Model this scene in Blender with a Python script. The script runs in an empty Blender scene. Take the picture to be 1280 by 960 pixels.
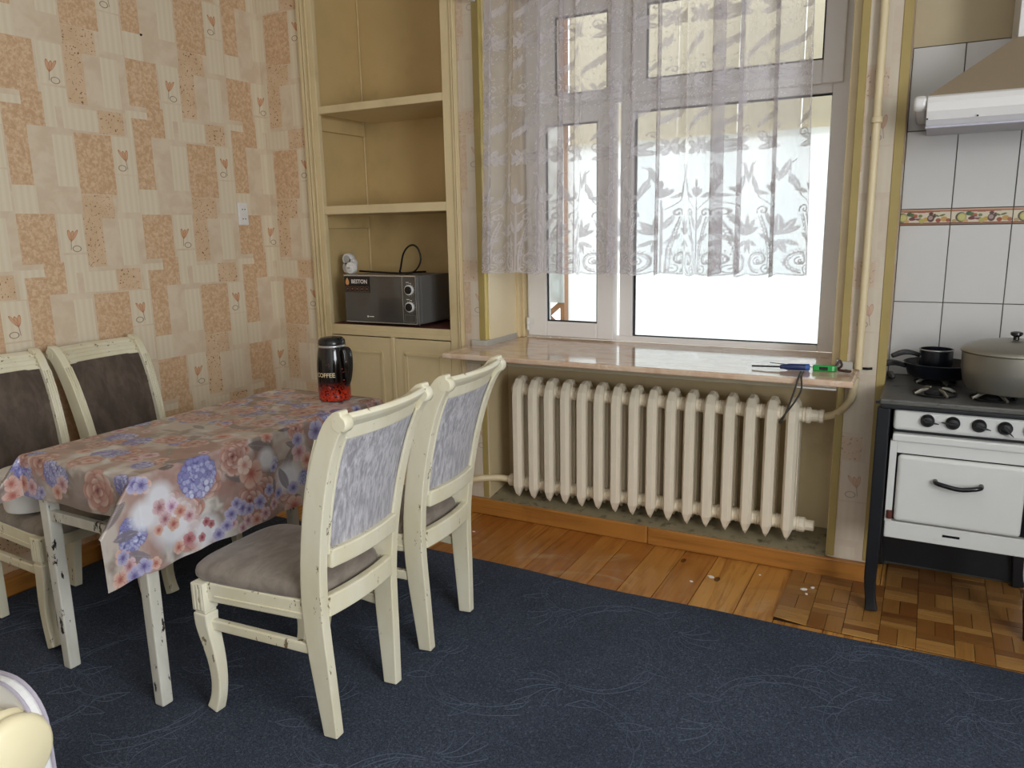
import bpy, bmesh, math, random
import numpy as np
from mathutils import Vector, Matrix, Euler

rnd = random.Random(7)
C = bpy.context.scene.collection
SC = bpy.context.scene
PI = math.pi

# ------------------------------------------------------------------ camera, sky, light, exposure
def make_camera():
    p, r, y = math.radians(11.44), math.radians(-1.106), math.radians(-28.507)
    cy, sy = math.cos(y), math.sin(y)
    fwd0 = Vector((sy, cy, 0)); right0 = Vector((cy, -sy, 0)); up = Vector((0, 0, 1))
    fwd = fwd0 * math.cos(p) - up * math.sin(p)
    up1 = up * math.cos(p) + fwd0 * math.sin(p)
    right = right0 * math.cos(r) + up1 * math.sin(r)
    up2 = up1 * math.cos(r) - right0 * math.sin(r)
    cam = bpy.data.cameras.new('camera')
    cam.sensor_width = 36.0
    cam.lens = 36.0 * 961 / 1280
    cam.clip_start = 0.05
    o = bpy.data.objects.new('camera', cam); C.objects.link(o)
    m = Matrix((right, up2, -fwd)).transposed().to_4x4()
    m.translation = (0, 0, 1.5)
    o.matrix_world = m
    SC.camera = o
make_camera()

w = bpy.data.worlds.new('overcast_sky'); SC.world = w; w.use_nodes = True
bg = w.node_tree.nodes['Background']
bg.inputs[0].default_value = (0.93, 0.97, 1.0, 1)
bg.inputs[1].default_value = 2.2

def area(name, loc, rot, sx, sy, energy, col, portal=False):
    l = bpy.data.lights.new(name, 'AREA'); l.shape = 'RECTANGLE'; l.size = sx; l.size_y = sy
    l.energy = energy; l.color = col
    o = bpy.data.objects.new(name, l); C.objects.link(o); o.location = loc; o.rotation_euler = rot
    if portal: l.cycles.is_portal = True
    return o
# daylight through the room's second window (in the right wall, out of frame)
area('daylight_right_window', (1.93, 0.10, 1.70), (0, math.radians(90), 0), 1.5, 1.5, 98, (0.93, 0.965, 1.0))
area('sky_portal_window', (-1.15, 3.86, 1.75), (math.radians(-90), 0, 0), 1.7, 1.75, 1, (1, 1, 1), True)

vs = SC.view_settings
SC.display_settings.display_device = 'sRGB'
vs.view_transform = 'Standard'; vs.look = 'None'; vs.gamma = 1.0; vs.use_curve_mapping = False
vs.exposure = 0.0
try:
    SC.cycles.max_bounces = 10; SC.cycles.diffuse_bounces = 5; SC.cycles.transparent_max_bounces = 24
    SC.cycles.sample_clamp_indirect = 6.0; SC.cycles.caustics_reflective = False; SC.cycles.caustics_refractive = False
except Exception:
    pass

# ------------------------------------------------------------------ material helpers
def lin(c):
    if isinstance(c, str):
        c = [int(c[i:i + 2], 16) / 255 for i in (0, 2, 4)]
    return tuple((v / 12.92 if v <= 0.04045 else ((v + 0.055) / 1.055) ** 2.4) for v in c[:3])
def col4(c): return (*lin(c), 1.0)

class X:
    """arithmetic on node sockets"""
    def __init__(s, t, v): s.t = t; s.v = v
    def _m(s, op, o=None, o2=None):
        n = s.t.nodes.new('ShaderNodeMath'); n.operation = op
        for i, q in enumerate((s, o, o2)):
            if q is None: continue
            if isinstance(q, X): s.t.links.new(q.v, n.inputs[i])
            else: n.inputs[i].default_value = q
        return X(s.t, n.outputs[0])
    def __add__(s, o): return s._m('ADD', o)
    def __sub__(s, o): return s._m('SUBTRACT', o)
    def __mul__(s, o): return s._m('MULTIPLY', o)
    def __truediv__(s, o): return s._m('DIVIDE', o)
    def mod(s, o): return s._m('FLOORED_MODULO', o)
    def gt(s, o): return s._m('GREATER_THAN', o)
    def lt(s, o): return s._m('LESS_THAN', o)
    def mx(s, o): return s._m('MAXIMUM', o)
    def mn(s, o): return s._m('MINIMUM', o)
    def abs(s): return s._m('ABSOLUTE')
    def sqrt(s): return s._m('SQRT')
    def sat(s):
        r = s._m('ADD', 0.0); r.v.node.use_clamp = True; return r
    def ss(s, a, b):
        n = s.t.nodes.new('ShaderNodeMapRange'); n.interpolation_type = 'SMOOTHSTEP'
        s.t.links.new(s.v, n.inputs[0]); n.inputs[1].default_value = a; n.inputs[2].default_value = b
        return X(s.t, n.outputs[0])
    def box(s, o, a, b, c, d):
        return s.gt(a) * s.lt(b) * o.gt(c) * o.lt(d)

class Mat:
    def __init__(s, name):
        s.m = bpy.data.materials.new(name); s.m.use_nodes = True
        s.t = s.m.node_tree; s.n = s.t.nodes; s.l = s.t.links
        s.b = s.n['Principled BSDF']; s._pos = None
    def set(s, **k):
        for a, v in k.items():
            i = s.b.inputs[a.replace('_', ' ')]
            if isinstance(v, X): s.l.new(v.v, i)
            elif hasattr(v, 'is_output') or isinstance(v, bpy.types.NodeSocket): s.l.new(v, i)
            else: i.default_value = v
        return s
    def pos(s, obj=True):
        if s._pos is None:
            n = s.n.new('ShaderNodeTexCoord') if obj else s.n.new('ShaderNodeNewGeometry')
            s._pos = n.outputs['Object'] if obj else n.outputs['Position']
        return s._pos
    def xyz(s, obj=True):
        n = s.n.new('ShaderNodeSeparateXYZ'); s.l.new(s.pos(obj), n.inputs[0])
        return [X(s.t, o) for o in n.outputs]
    def vec(s, scale=(1, 1, 1), loc=None, obj=True):
        n = s.n.new('ShaderNodeMapping'); s.l.new(s.pos(obj), n.inputs[0]); n.inputs[3].default_value = scale
        if loc is not None:
            if isinstance(loc, X):
                cmb = s.n.new('ShaderNodeCombineXYZ')
                for i in range(3): s.l.new(loc.v, cmb.inputs[i])
                s.l.new(cmb.outputs[0], n.inputs[1])
            else: n.inputs[1].default_value = loc
        return n.outputs[0]
    def noise(s, scale, detail=3, rough=.55, dist=0, st=(1, 1, 1), obj=True, loc=None):
        n = s.n.new('ShaderNodeTexNoise'); s.l.new(s.vec(st, loc, obj), n.inputs['Vector'])
        n.inputs['Scale'].default_value = scale; n.inputs['Detail'].default_value = detail
        n.inputs['Roughness'].default_value = rough; n.inputs['Distortion'].default_value = dist
        return X(s.t, n.outputs[0])
    def voro(s, scale, feat='F1', st=(1, 1, 1), obj=True):
        n = s.n.new('ShaderNodeTexVoronoi'); n.feature = feat; s.l.new(s.vec(st, None, obj), n.inputs['Vector'])
        n.inputs['Scale'].default_value = scale
        return X(s.t, n.outputs['Distance'])
    def mix(s, f, a, b):
        n = s.n.new('ShaderNodeMix'); n.data_type = 'RGBA'
        for q, i in ((f, 0), (a, 6), (b, 7)):
            if isinstance(q, X): s.l.new(q.v, n.inputs[i])
            elif isinstance(q, bpy.types.NodeSocket): s.l.new(q, n.inputs[i])
            elif isinstance(q, (int, float)): n.inputs[i].default_value = q
            else: n.inputs[i].default_value = col4(q)
        return n.outputs[2]
    def rand(s):
        n = s.n.new('ShaderNodeObjectInfo'); return X(s.t, n.outputs['Random'])
    def bump(s, h, strength=.3, dist=.01):
        n = s.n.new('ShaderNodeBump'); n.inputs['Strength'].default_value = strength
        n.inputs['Distance'].default_value = dist
        s.l.new(h.v if isinstance(h, X) else h, n.inputs['Height'])
        s.l.new(n.outputs[0], s.b.inputs['Normal']); return s
    def attr(s, name):
        n = s.n.new('ShaderNodeAttribute'); n.attribute_name = name; return n

def simple(name, c, rough=.5, metal=0.0, var=.12, scale=12, bump=0.0, spec=.5, st=(1, 1, 1), obj=True, dark=None):
    m = Mat(name)
    cl = lin(c)
    d = tuple(v * (1 - var) for v in cl)
    n = m.noise(scale, 4, st=st, obj=obj)
    mx = m.n.new('ShaderNodeMix'); mx.data_type = 'RGBA'
    m.l.new(n.v, mx.inputs[0]); mx.inputs[6].default_value = (*d, 1); mx.inputs[7].default_value = (*[min(1, v * (1 + var * .6)) for v in cl], 1)
    out = mx.outputs[2]
    if dark:
        out = m.mix(m.noise(dark[1], 5, .6, obj=obj).ss(dark[2], dark[3]), out, dark[0])
    m.set(Base_Color=out, Roughness=rough, Metallic=metal, Specular_IOR_Level=spec)
    if bump: m.bump(m.noise(scale * 6, 4, obj=obj), bump, .004)
    return m.m

def chipped(name, c, c2, chip, lo=.66, hi=.70, rough=.42, scale=26, warm=None):
    """painted wood with brush streaks and small chips through to darker wood"""
    m = Mat(name)
    n = m.noise(7, 4, st=(1, 1, .35))
    base = m.mix(n.ss(.3, .7), c, c2)
    ch = m.noise(scale, 5, .7, st=(1, 1, .45)).ss(lo, hi)
    out = m.mix(ch, base, chip)
    m.set(Base_Color=out, Roughness=rough, Specular_IOR_Level=.45)
    m.bump(m.noise(60, 3, st=(1, 1, .12)), .12, .003)
    return m.m

# ------------------------------------------------------------------ mesh helpers
class MB:
    def __init__(s): s.v = []; s.f = []; s.mi = []; s.cur = 0
    def mat(s, i): s.cur = i; return s
    def add(s, vs_, fs):
        o = len(s.v); s.v += [tuple(p) for p in vs_]
        for f in fs: s.f.append(tuple(i + o for i in f)); s.mi.append(s.cur)
        return s
    def box(s, x0, x1, y0, y1, z0, z1):
        return s.add([(x0, y0, z0), (x1, y0, z0), (x1, y1, z0), (x0, y1, z0), (x0, y0, z1), (x1, y0, z1), (x1, y1, z1), (x0, y1, z1)],
                     [(0, 3, 2, 1), (4, 5, 6, 7), (0, 1, 5, 4), (1, 2, 6, 5), (2, 3, 7, 6), (3, 0, 4, 7)])
    def rings(s, rings, cap=True, close=True):
        n = len(rings[0]); vs_ = [p for r in rings for p in r]; fs = []
        for k in range(len(rings) - 1):
            for i in range(n if close else n - 1):
                j = (i + 1) % n
                fs.append((k * n + i, k * n + j, (k + 1) * n + j, (k + 1) * n + i))
        if cap:
            fs.append(tuple(reversed(range(n)))); fs.append(tuple((len(rings) - 1) * n + i for i in range(n)))
        return s.add(vs_, fs)
    def lathe(s, prof, c=(0, 0, 0), n=32, axis='z', cap=True):
        R = []
        for r, h in prof:
            ring = []
            for i in range(n):
                a = 2 * PI * i / n; u, v_ = r * math.cos(a), r * math.sin(a)
                if axis == 'z': p = (c[0] + u, c[1] + v_, c[2] + h)
                elif axis == 'x': p = (c[0] + h, c[1] + u, c[2] + v_)
                else: p = (c[0] + v_, c[1] + h, c[2] + u)
                ring.append(p)
            R.append(ring)
        return s.rings(R, cap)
    def tube(s, pts, r, n=10, cap=True, smooth=0):
        P = [Vector(p) for p in pts]
        if smooth: P = crom(P, smooth)
        R = []; prev = None
        for i, p in enumerate(P):
            t = (P[min(i + 1, len(P) - 1)] - P[max(i - 1, 0)]).normalized()
            if prev is None:
                a = Vector((0, 0, 1)) if abs(t.z) < .9 else Vector((1, 0, 0))
                u = t.cross(a).normalized()
            else:
                u = (prev - t * prev.dot(t)).normalized()
            prev = u; v_ = t.cross(u)
            rr = r[i] if isinstance(r, (list, tuple)) and not smooth else (r if not isinstance(r, (list, tuple)) else r[0])
            R.append([p + u * rr * math.cos(2 * PI * k / n) + v_ * rr * math.sin(2 * PI * k / n) for k in range(n)])
        return s.rings(R, cap)
    def sweep(s, pts, sizes, side, cap=True, smooth=0):
        """rectangular section swept along pts; sizes (w along side, d across)"""
        P = [Vector(p) for p in pts]; Z = list(sizes)
        if smooth:
            q = [Vector((a, b, 0)) for a, b in Z]
            P = crom(P, smooth); Z = [(a.x, a.y) for a in crom(q, smooth)]
        sd = Vector(side).normalized(); R = []
        for i, p in enumerate(P):
            t = (P[min(i + 1, len(P) - 1)] - P[max(i - 1, 0)]).normalized()
            n = t.cross(sd).normalized(); sv = n.cross(t).normalized() * (Z[i][0] / 2); nv = n * (Z[i][1] / 2)
            R.append([p - sv - nv, p + sv - nv, p + sv + nv, p - sv + nv])
        return s.rings(R, cap)
    def prism(s, poly, z0, z1, plane='xy'):
        f = {'xy': lambda a, b, c: (a, b, c), 'xz': lambda a, b, c: (a, c, b), 'yz': lambda a, b, c: (c, a, b)}[plane]
        return s.rings([[f(a, b, z0) for a, b in poly], [f(a, b, z1) for a, b in poly]])
    def grid(s, pts):
        """pts[j][i]"""
        n = len(pts[0]); return s.add([p for r in pts for p in r],
            [(j * n + i, j * n + i + 1, (j + 1) * n + i + 1, (j + 1) * n + i) for j in range(len(pts) - 1) for i in range(n - 1)])
    def xform(s, m):
        s.v = [tuple(m @ Vector(p)) for p in s.v]; return s

def crom(P, k):
    out = []
    for i in range(len(P) - 1):
        p0, p1, p2, p3 = P[max(i - 1, 0)], P[i], P[i + 1], P[min(i + 2, len(P) - 1)]
        for j in range(k):
            t = j / k
            out.append(.5 * ((2 * p1) + (p2 - p0) * t + (2 * p0 - 5 * p1 + 4 * p2 - p3) * t * t + (3 * p1 - p0 - 3 * p2 + p3) * t ** 3))
    out.append(P[-1]); return out

OFF = {}
def obj(name, mb, mats, parent=None, bevel=0.0, smooth=False, seg=2, off=None):
    o_ = Vector((0, 0, 0))
    if off is not None: o_ = Vector(off)
    elif parent is not None: o_ = OFF.get(parent.name, o_)
    me = bpy.data.meshes.new(name)
    me.from_pydata([tuple(Vector(p) - o_) for p in mb.v], [], mb.f)
    if not isinstance(mats, (list, tuple)): mats = [mats]
    for m in mats: me.materials.append(m)
    if len(mats) > 1: me.polygons.foreach_set('material_index', mb.mi)
    bm = bmesh.new(); bm.from_mesh(me); bmesh.ops.recalc_face_normals(bm, faces=bm.faces); bm.to_mesh(me); bm.free()
    if smooth: me.polygons.foreach_set('use_smooth', [True] * len(me.polygons))
    me.update()
    o = bpy.data.objects.new(name, me); C.objects.link(o)
    if parent is not None: o.parent = parent
    elif off is not None: o.location = off
    OFF[o.name] = o_
    if smooth and smooth != 'all':
        me.set_sharp_from_angle(angle=math.radians(42))
    if bevel:
        b = o.modifiers.new('bevel', 'BEVEL'); b.width = bevel; b.segments = seg; b.limit_method = 'ANGLE'; b.angle_limit = math.radians(40)
        b.harden_normals = False
    return o
def tag(o, label, cat, group=None):
    o['label'] = label; o['category'] = cat
    if group: o['group'] = group
    return o
def thing(name, label, cat, loc, group=None, rz=0):
    o = bpy.data.objects.new(name, None); C.objects.link(o); o.location = loc; o.rotation_euler = (0, 0, rz)
    o.empty_display_size = .1
    OFF[o.name] = Vector(loc) if rz == 0 else Vector((0, 0, 0))
    return tag(o, label, cat, group)
def struct(o): o['kind'] = 'structure'; return o
def dup(o, parent=None):
    c = o.copy(); C.objects.link(c)
    if parent is not None: c.parent = parent
    for ch in list(o.children): dup(ch, c)
    return c
def text_mb(s, size, ext=.0004, bold=0):
    cu = bpy.data.curves.new('txt', 'FONT'); cu.body = s; cu.size = size; cu.extrude = ext; cu.align_x = 'LEFT'
    cu.offset = bold; cu.resolution_u = 3
    o = bpy.data.objects.new('txt', cu); C.objects.link(o)
    dg = bpy.context.evaluated_depsgraph_get()
    me = bpy.data.meshes.new_from_object(o.evaluated_get(dg))
    mb = MB(); mb.add([tuple(v.co) for v in me.vertices], [tuple(p.vertices) for p in me.polygons])
    bpy.data.objects.remove(o); bpy.data.meshes.remove(me); bpy.data.curves.remove(cu)
    return mb

# ------------------------------------------------------------------ materials
def wallpaper(name, axis, off, tint=0.0):
    m = Mat(name)
    x, y, z = m.xyz(False)
    a = {'x': x, 'y': y}[axis]
    u = (a + (off - 2.23 + 60)).mod(.6)
    wv = (z - 1.60 + 72).mod(.72)
    def rects(L):
        r = None
        for q in L:
            b = u.box(wv, *q); r = b if r is None else r.mx(b)
        return r
    dark = rects([(0, .18, .09, .357), (.30, .395, .12, .45), (.386, .479, .37, .51), (.298, .465, .506, .72), (.395, .465, .45, .506)])
    white = rects([(.476, .589, .55, .72), (.176, .291, .187, .356), (.27, .386, .45, .483), (.479, .59, .46, .54), (.479, .53, .37, .46),
                   (.56, .60, .37, .461), (0, .122, .367, .461), (.18, .29, .01, .18), (.5, .59, .12, .34), (.17, .255, .482, .70),
                   (.30, .40, 0, .12), (.27, .295, .36, .45)])
    speck = rects([(0, .155, 0, .087), (0, .155, .702, .72), (0, .085, .482, .702), (.127, .254, .363, .466), (.595, .6, .482, .72)])
    n1 = m.noise(62, 5, .62, .5, obj=False)
    n2 = m.noise(11, 4, .6, .4, obj=False)
    stripe = ((u * 210)._m('SINE') * .5 + .5)
    marble = m.mix(n2.ss(.35, .65), 'DECEB6', 'D6C2A8')
    darkc = m.mix(n1.ss(.36, .70), 'C9A480', 'E0C4A2')
    whitec = m.mix(stripe * .6, 'E2D6BE', 'DACBB0')
    dots = m.noise(95, 2, .5, .6, obj=False).ss(.62, .66)
    speckc = m.mix(dots, m.mix(n2.ss(.3, .7), 'DDC2A2', 'D3B592'), '8A6248')
    c = m.mix(white, marble, whitec); c = m.mix(dark, c, darkc); c = m.mix(speck, c, speckc)
    # tulips : bud, stem curl
    def tulip(uc, wc, sgn):
        du = u - uc; dw = wv - wc
        tilt = du + dw * (.25 * sgn)
        def ell(cx, cy, ax, ay, rot):
            cr, sr = math.cos(rot), math.sin(rot)
            p = ((tilt - cx) * cr + (dw - cy) * sr) / ax; q = ((dw - cy) * cr - (tilt - cx) * sr) / ay
            return (p * p + q * q).sqrt()
        e1, e2, e3 = ell(0, -.002, .009, .024, 0), ell(-.012, .002, .008, .026, -.42 * -1), ell(.012, .002, .008, .026, -.42)
        bud = e1.lt(1).mx(e2.lt(1)).mx(e3.lt(1))
        line = ((e1 - .9).abs().lt(.10)).mx((e2 - .9).abs().lt(.10)).mx((e3 - .9).abs().lt(.10))
        rx = (du - .016 * -sgn) / .019; ry = (dw + .058) / .013
        ring = ((rx * rx + ry * ry).sqrt() - 1).abs().lt(.13)
        stem = ((du + dw * .12 * sgn - .004 * sgn).abs().lt(.0016)) * dw.lt(-.022) * (dw + .062).gt(0)
        return bud, line.mx(0), ring.mx(stem)
    b1, l1, s1 = tulip(.532, .625, -1)
    b2, l2, s2 = tulip(.238, .272, 1)
    c = m.mix(b1.mx(b2) * .7, c, 'D09468'); c = m.mix(l1.mx(l2) * .6, c, 'A8623E'); c = m.mix(s1.mx(s2) * .7, c, '7A5848')
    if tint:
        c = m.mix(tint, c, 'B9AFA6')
    m.set(Base_Color=c, Roughness=.62, Specular_IOR_Level=.25)
    m.bump(n1, .12, .003)
    return m.m

M_WPL = wallpaper('wallpaper_left_wall', 'y', 0.0)
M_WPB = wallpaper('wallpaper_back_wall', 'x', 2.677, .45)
M_WPP = wallpaper('wallpaper_corner', 'x', 3.38 + 3.41)
M_PLASTER = simple('pale_plaster', 'F1EFEA', .6, var=.08, scale=4, obj=False, bump=.05)
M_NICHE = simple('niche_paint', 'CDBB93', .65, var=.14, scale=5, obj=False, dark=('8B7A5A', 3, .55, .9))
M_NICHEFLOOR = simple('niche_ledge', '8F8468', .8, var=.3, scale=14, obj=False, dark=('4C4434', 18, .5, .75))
M_CEIL = simple('ceiling_paint', 'F4F3F0', .8, obj=False)
M_OLIVE = simple('yellow_edge_trim', 'A8945A', .5, var=.15, scale=9, obj=False)
M_CREAM = simple('cupboard_paint', 'DCC99E', .42, var=.10, scale=5, obj=False, dark=('C4B084', 2.2, .5, .8))
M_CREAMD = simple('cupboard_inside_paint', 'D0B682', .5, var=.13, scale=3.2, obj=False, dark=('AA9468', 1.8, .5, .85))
M_PVC = simple('white_pvc', 'F2F0EE', .32, var=.03, scale=3)
M_SEAL = simple('black_gasket', '24262A', .6)
M_SILL = None
def sill_mat():
    m = Mat('sill_marble')
    v = m.noise(5, 6, .65, 1.6, st=(1, 2.2, 1), obj=False)
    c = m.mix(v.ss(.42, .62), 'D9BFA6', 'CBAA8F'); c = m.mix(m.noise(2.2, 5, .7, 3, obj=False).ss(.56, .62) * .5, c, 'E6D5C2')
    m.set(Base_Color=c, Roughness=.10, Specular_IOR_Level=.8); return m.m
M_SILL = sill_mat()
def wood(name, c1, c2, c3, axis='y', rough=.24, gscale=1.0, span=(.15, .85), knots=True):
    m = Mat(name); r = m.rand()
    st = {'x': (.9, 14, 14), 'y': (14, .9, 14)}[axis]
    st = tuple(q * gscale for q in st)
    g = m.noise(2.2, 6, .62, .8, st=st, obj=False, loc=r * 37.0)
    blotch = m.noise(3.5, 4, .6, .5, obj=False, loc=r * 11.0)
    c = m.mix(r, c1, c2)
    c = m.mix(g.ss(.42, .75) * .75, c, c3)
    c = m.mix(blotch.ss(.5, .8) * .5, c, c3)
    if knots:
        k = m.voro(3.2, st=(1.5, .75, 1), obj=False)
        c = m.mix(k.lt(.06) * .8, c, '3A1C0A')
        wornm = m.noise(2.1, 6, .7, 1.0, obj=False).ss(.57, .66)
        c = m.mix(wornm * .45, c, 'B99A6C')
    m.set(Base_Color=c, Roughness=rough, Specular_IOR_Level=.55)
    m.bump(g, .12, .003)
    return m.m
M_PLANK = wood('varnished_pine', 'A4662A', 'D49C4E', '7E4618', 'y')
M_PARX = wood('parquet_grain_x', 'B4884C', '6A4020', '8E5E2E', 'x', .28, 2.2, knots=False)
M_PARY = wood('parquet_grain_y', 'A67A40', '7A4C24', '88592A', 'y', .28, 2.2, knots=False)
M_BASEB = wood('baseboard_pine', 'AE7636', 'AE7636', '7A4A20', 'x', .3, .8, knots=False)
M_BASEL = wood('baseboard_pine_left', 'AE7636', 'AE7636', '7A4A20', 'y', .3, .8, knots=False)

def carpet_mat():
    m = Mat('navy_carpet')
    f = m.noise(420, 2, .7, obj=False); f2 = m.noise(120, 3, .7, obj=False); big = m.noise(2.0, 3, obj=False)
    c = m.mix(f.ss(.3, .75), '22262F', '555E6F'); c = m.mix(f2.ss(.48, .8) * .65, c, '78818F'); c = m.mix(big.ss(.35, .7) * .35, c, '262B36')
    h = f * .5 + f2 * .5
    m.set(Base_Color=c, Roughness=.95, Specular_IOR_Level=.1)
    m.bump(h, .6, .006)
    return m.m
M_CARPET = carpet_mat()
M_TILE = simple('white_glazed_tile', 'D3D2D0', .16, var=.03, scale=6, obj=False, spec=.6)
M_GROUT = simple('grout', '6B675E', .9, obj=False)
M_BEIGEWALL = simple('beige_wall_above_tiles', 'C3B596', .7, var=.15, scale=6, obj=False, bump=.1)
M_RAD = simple('radiator_enamel', 'EDE2CC', .38, var=.06, scale=8, dark=('C2A97E', 5, .66, .9))
M_PIPE = simple('pipe_enamel', 'DCCBA4', .4, var=.08, scale=14)
M_CHAIR = chipped('cream_chair_paint', 'E6E1CB', 'DCD3B4', '7A684C', .635, .66, scale=34)
M_TLEG = chipped('chipped_white_table_paint', 'DDDBD0', 'C2BEB0', '2B241C', .60, .625, scale=24)
M_TAB = simple('table_board', 'C8B088', .5)
def fabric(name, c1, c2, c3, st=(1, 1, .12), sc=38):
    m = Mat(name)
    a = m.noise(sc, 5, .65, .5, st=st); b = m.noise(6, 4, .6)
    c = m.mix(a.ss(.34, .68), c1, c2); c = m.mix(b.ss(.45, .75) * .45, c, c3)
    m.set(Base_Color=c, Roughness=.88, Specular_IOR_Level=.15, Sheen_Weight=.3, Sheen_Roughness=.4)
    m.bump(m.noise(260, 3), .15, .002); return m.m
M_FBACK = fabric('lilac_grey_streaked_cloth', '928F94', 'C9C6CA', 'A9A6AB', (1, 1, .10), 75)
M_FFRONT = fabric('dark_brown_grey_velvet', '50463E', '6A5E54', '4A423C', (1, 1, .5), 14)
M_FSEAT = fabric('taupe_seat_velvet', '7C7268', '93897E', '6B625A', (1, .5, 1), 16)
M_BLACK = simple('black_plastic', '141416', .25, scale=20)
M_MICRO = simple('dark_grey_steel', '73726F', .38, .15, .06, 20)
M_GLOSS = simple('black_mirror_glass', '474542', .06, 0, .02, 5, spec=.9)
M_SILVER = simple('silver_trim', 'C4C4C2', .25, .8, .04)
M_WHITEP = simple('white_plastic', 'E8E6E2', .35, var=.04)
M_ENAMEL = simple('white_stove_enamel', 'DADAD6', .22, var=.05, scale=5, spec=.6, dark=('A9A49A', 6, .64, .85))
M_STOVEBLK = simple('black_stove_iron', '15171C', .45, .1, .25, 14)
M_COOKTOP = simple('worn_grey_cooktop', '5F5E5A', .45, .25, .25, 8, dark=('2A2926', 20, .55, .7))
M_IRON = simple('burner_iron', '2A2A2B', .5, .5, .2, 30)
M_ALU = simple('dull_aluminium', '9C988C', .38, .75, .14, 6, dark=('6E5E42', 5, .56, .8))
M_PANBLK = simple('blue_black_enamel', '0F131C', .28, 0, .2, 18)
M_HOOD = simple('hood_white', 'E4E2E0', .3, var=.03)
M_HOODB = simple('hood_beige_side', '86765F', .5, var=.05, obj=False)
M_PAPER = simple('white_scrap', 'EDEBE6', .8)
M_RED = simple('red_brown_dirt', '5A2A20', .8)
def glass_mat():
    m = Mat('window_glass'); t = m.t
    tr = m.n.new('ShaderNodeBsdfTransparent'); tr.inputs[0].default_value = (.97, .985, .98, 1)
    gl = m.n.new('ShaderNodeBsdfGlossy'); gl.inputs['Roughness'].default_value = .02
    fr = m.n.new('ShaderNodeFresnel'); fr.inputs[0].default_value = 1.45
    mx = m.n.new('ShaderNodeMixShader')
    m.l.new(fr.outputs[0], mx.inputs[0]); m.l.new(tr.outputs[0], mx.inputs[1]); m.l.new(gl.outputs[0], mx.inputs[2])
    m.l.new(mx.outputs[0], m.n['Material Output'].inputs[0]); return m.m
M_GLASS = glass_mat()
def sheet_mat(name, c, tr_w=.6, clear=.15):
    m = Mat(name)
    d = m.n.new('ShaderNodeBsdfDiffuse'); tl = m.n.new('ShaderNodeBsdfTranslucent'); tp = m.n.new('ShaderNodeBsdfTransparent')
    cc = m.mix(m.noise(3, 3, st=(1, 1, .3), obj=False).ss(.35, .7), c, 'E6EEF0')
    m.l.new(cc, d.inputs[0]); m.l.new(cc, tl.inputs[0])
    a = m.n.new('ShaderNodeMixShader'); a.inputs[0].default_value = tr_w
    m.l.new(d.outputs[0], a.inputs[1]); m.l.new(tl.outputs[0], a.inputs[2])
    b = m.n.new('ShaderNodeMixShader'); b.inputs[0].default_value = clear
    m.l.new(a.outputs[0], b.inputs[1]); m.l.new(tp.outputs[0], b.inputs[2])
    m.l.new(b.outputs[0], m.n['Material Output'].inputs[0]); return m.m
M_SHEET = sheet_mat('balcony_white_sheet', 'FAFCFC')

# ------------------------------------------------------------------ room shell
YW, XL, XR, YB, ZC, YT = 3.38, -3.41, 1.86, -1.5, 2.98, 3.62
def sbox(name, m, *b, **k): return struct(obj(name, MB().box(*b), m, **k))

fl = sbox('floor', simple('subfloor', '6E4A22', .6, obj=False), XL - .1, XR + .1, YB - .1, 3.95, -.10, -.018)
xs = -3.40; i = 0
while xs < 1.80:
    wd = rnd.choice([.135, .15, .165, .17, .18])
    x1 = min(xs + wd, 1.80)
    obj('plank', MB().box(xs + .0012, x1 - .0012, YB, 3.60, -.018, rnd.uniform(-.0012, 0)), M_PLANK, fl, bevel=.0018, seg=1)
    xs += wd
struct(obj('ceiling', MB().box(XL - .1, XR + .1, YB - .1, 3.95, ZC, ZC + .1), M_CEIL))
sbox('wall_left', M_WPL, XL - .12, XL, YB - .1, 3.95, -.05, ZC)
sbox('wall_corner', M_WPP, XL, -3.092, YW, 3.95, -.05, ZC)
b = MB()
b.box(-2.106, -1.985, YW, 3.95, -.05, ZC)          # strip between cupboard and window
b.box(-.30, -.128, YW, 3.95, -.05, ZC)             # pier with the riser
b.box(-1.985, -.30, YW, 3.95, 2.63, ZC)            # over the window
struct(obj('wall_back', b, M_WPB))
struct(obj('wall_behind_cupboard', MB().box(-3.092, -2.106, 3.855, 3.95, -.05, ZC), M_PLASTER))
b = MB(); b.box(-1.985, -.30, 3.60, 3.95, -.05, .884)
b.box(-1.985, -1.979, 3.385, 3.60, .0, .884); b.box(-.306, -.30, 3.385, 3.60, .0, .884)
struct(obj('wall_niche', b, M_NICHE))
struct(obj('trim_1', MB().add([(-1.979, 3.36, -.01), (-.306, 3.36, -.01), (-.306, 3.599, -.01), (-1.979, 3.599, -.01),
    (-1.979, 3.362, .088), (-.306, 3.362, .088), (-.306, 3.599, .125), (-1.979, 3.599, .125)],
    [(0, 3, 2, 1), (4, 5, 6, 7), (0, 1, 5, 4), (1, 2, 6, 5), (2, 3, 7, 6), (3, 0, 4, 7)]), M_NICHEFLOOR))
sbox('wall_front', M_PLASTER, XL - .1, XR + .1, YB - .12, YB, -.05, ZC)
b = MB()      # right wall with its window opening
b.box(XR, XR + .2, YB, -.68, -.05, ZC); b.box(XR, XR + .2, .88, 3.95, -.05, ZC)
b.box(XR, XR + .2, -.68, .88, -.05, .92); b.box(XR, XR + .2, -.68, .88, 2.48, ZC)
struct(obj('wall_right', b, M_PLASTER))

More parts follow.
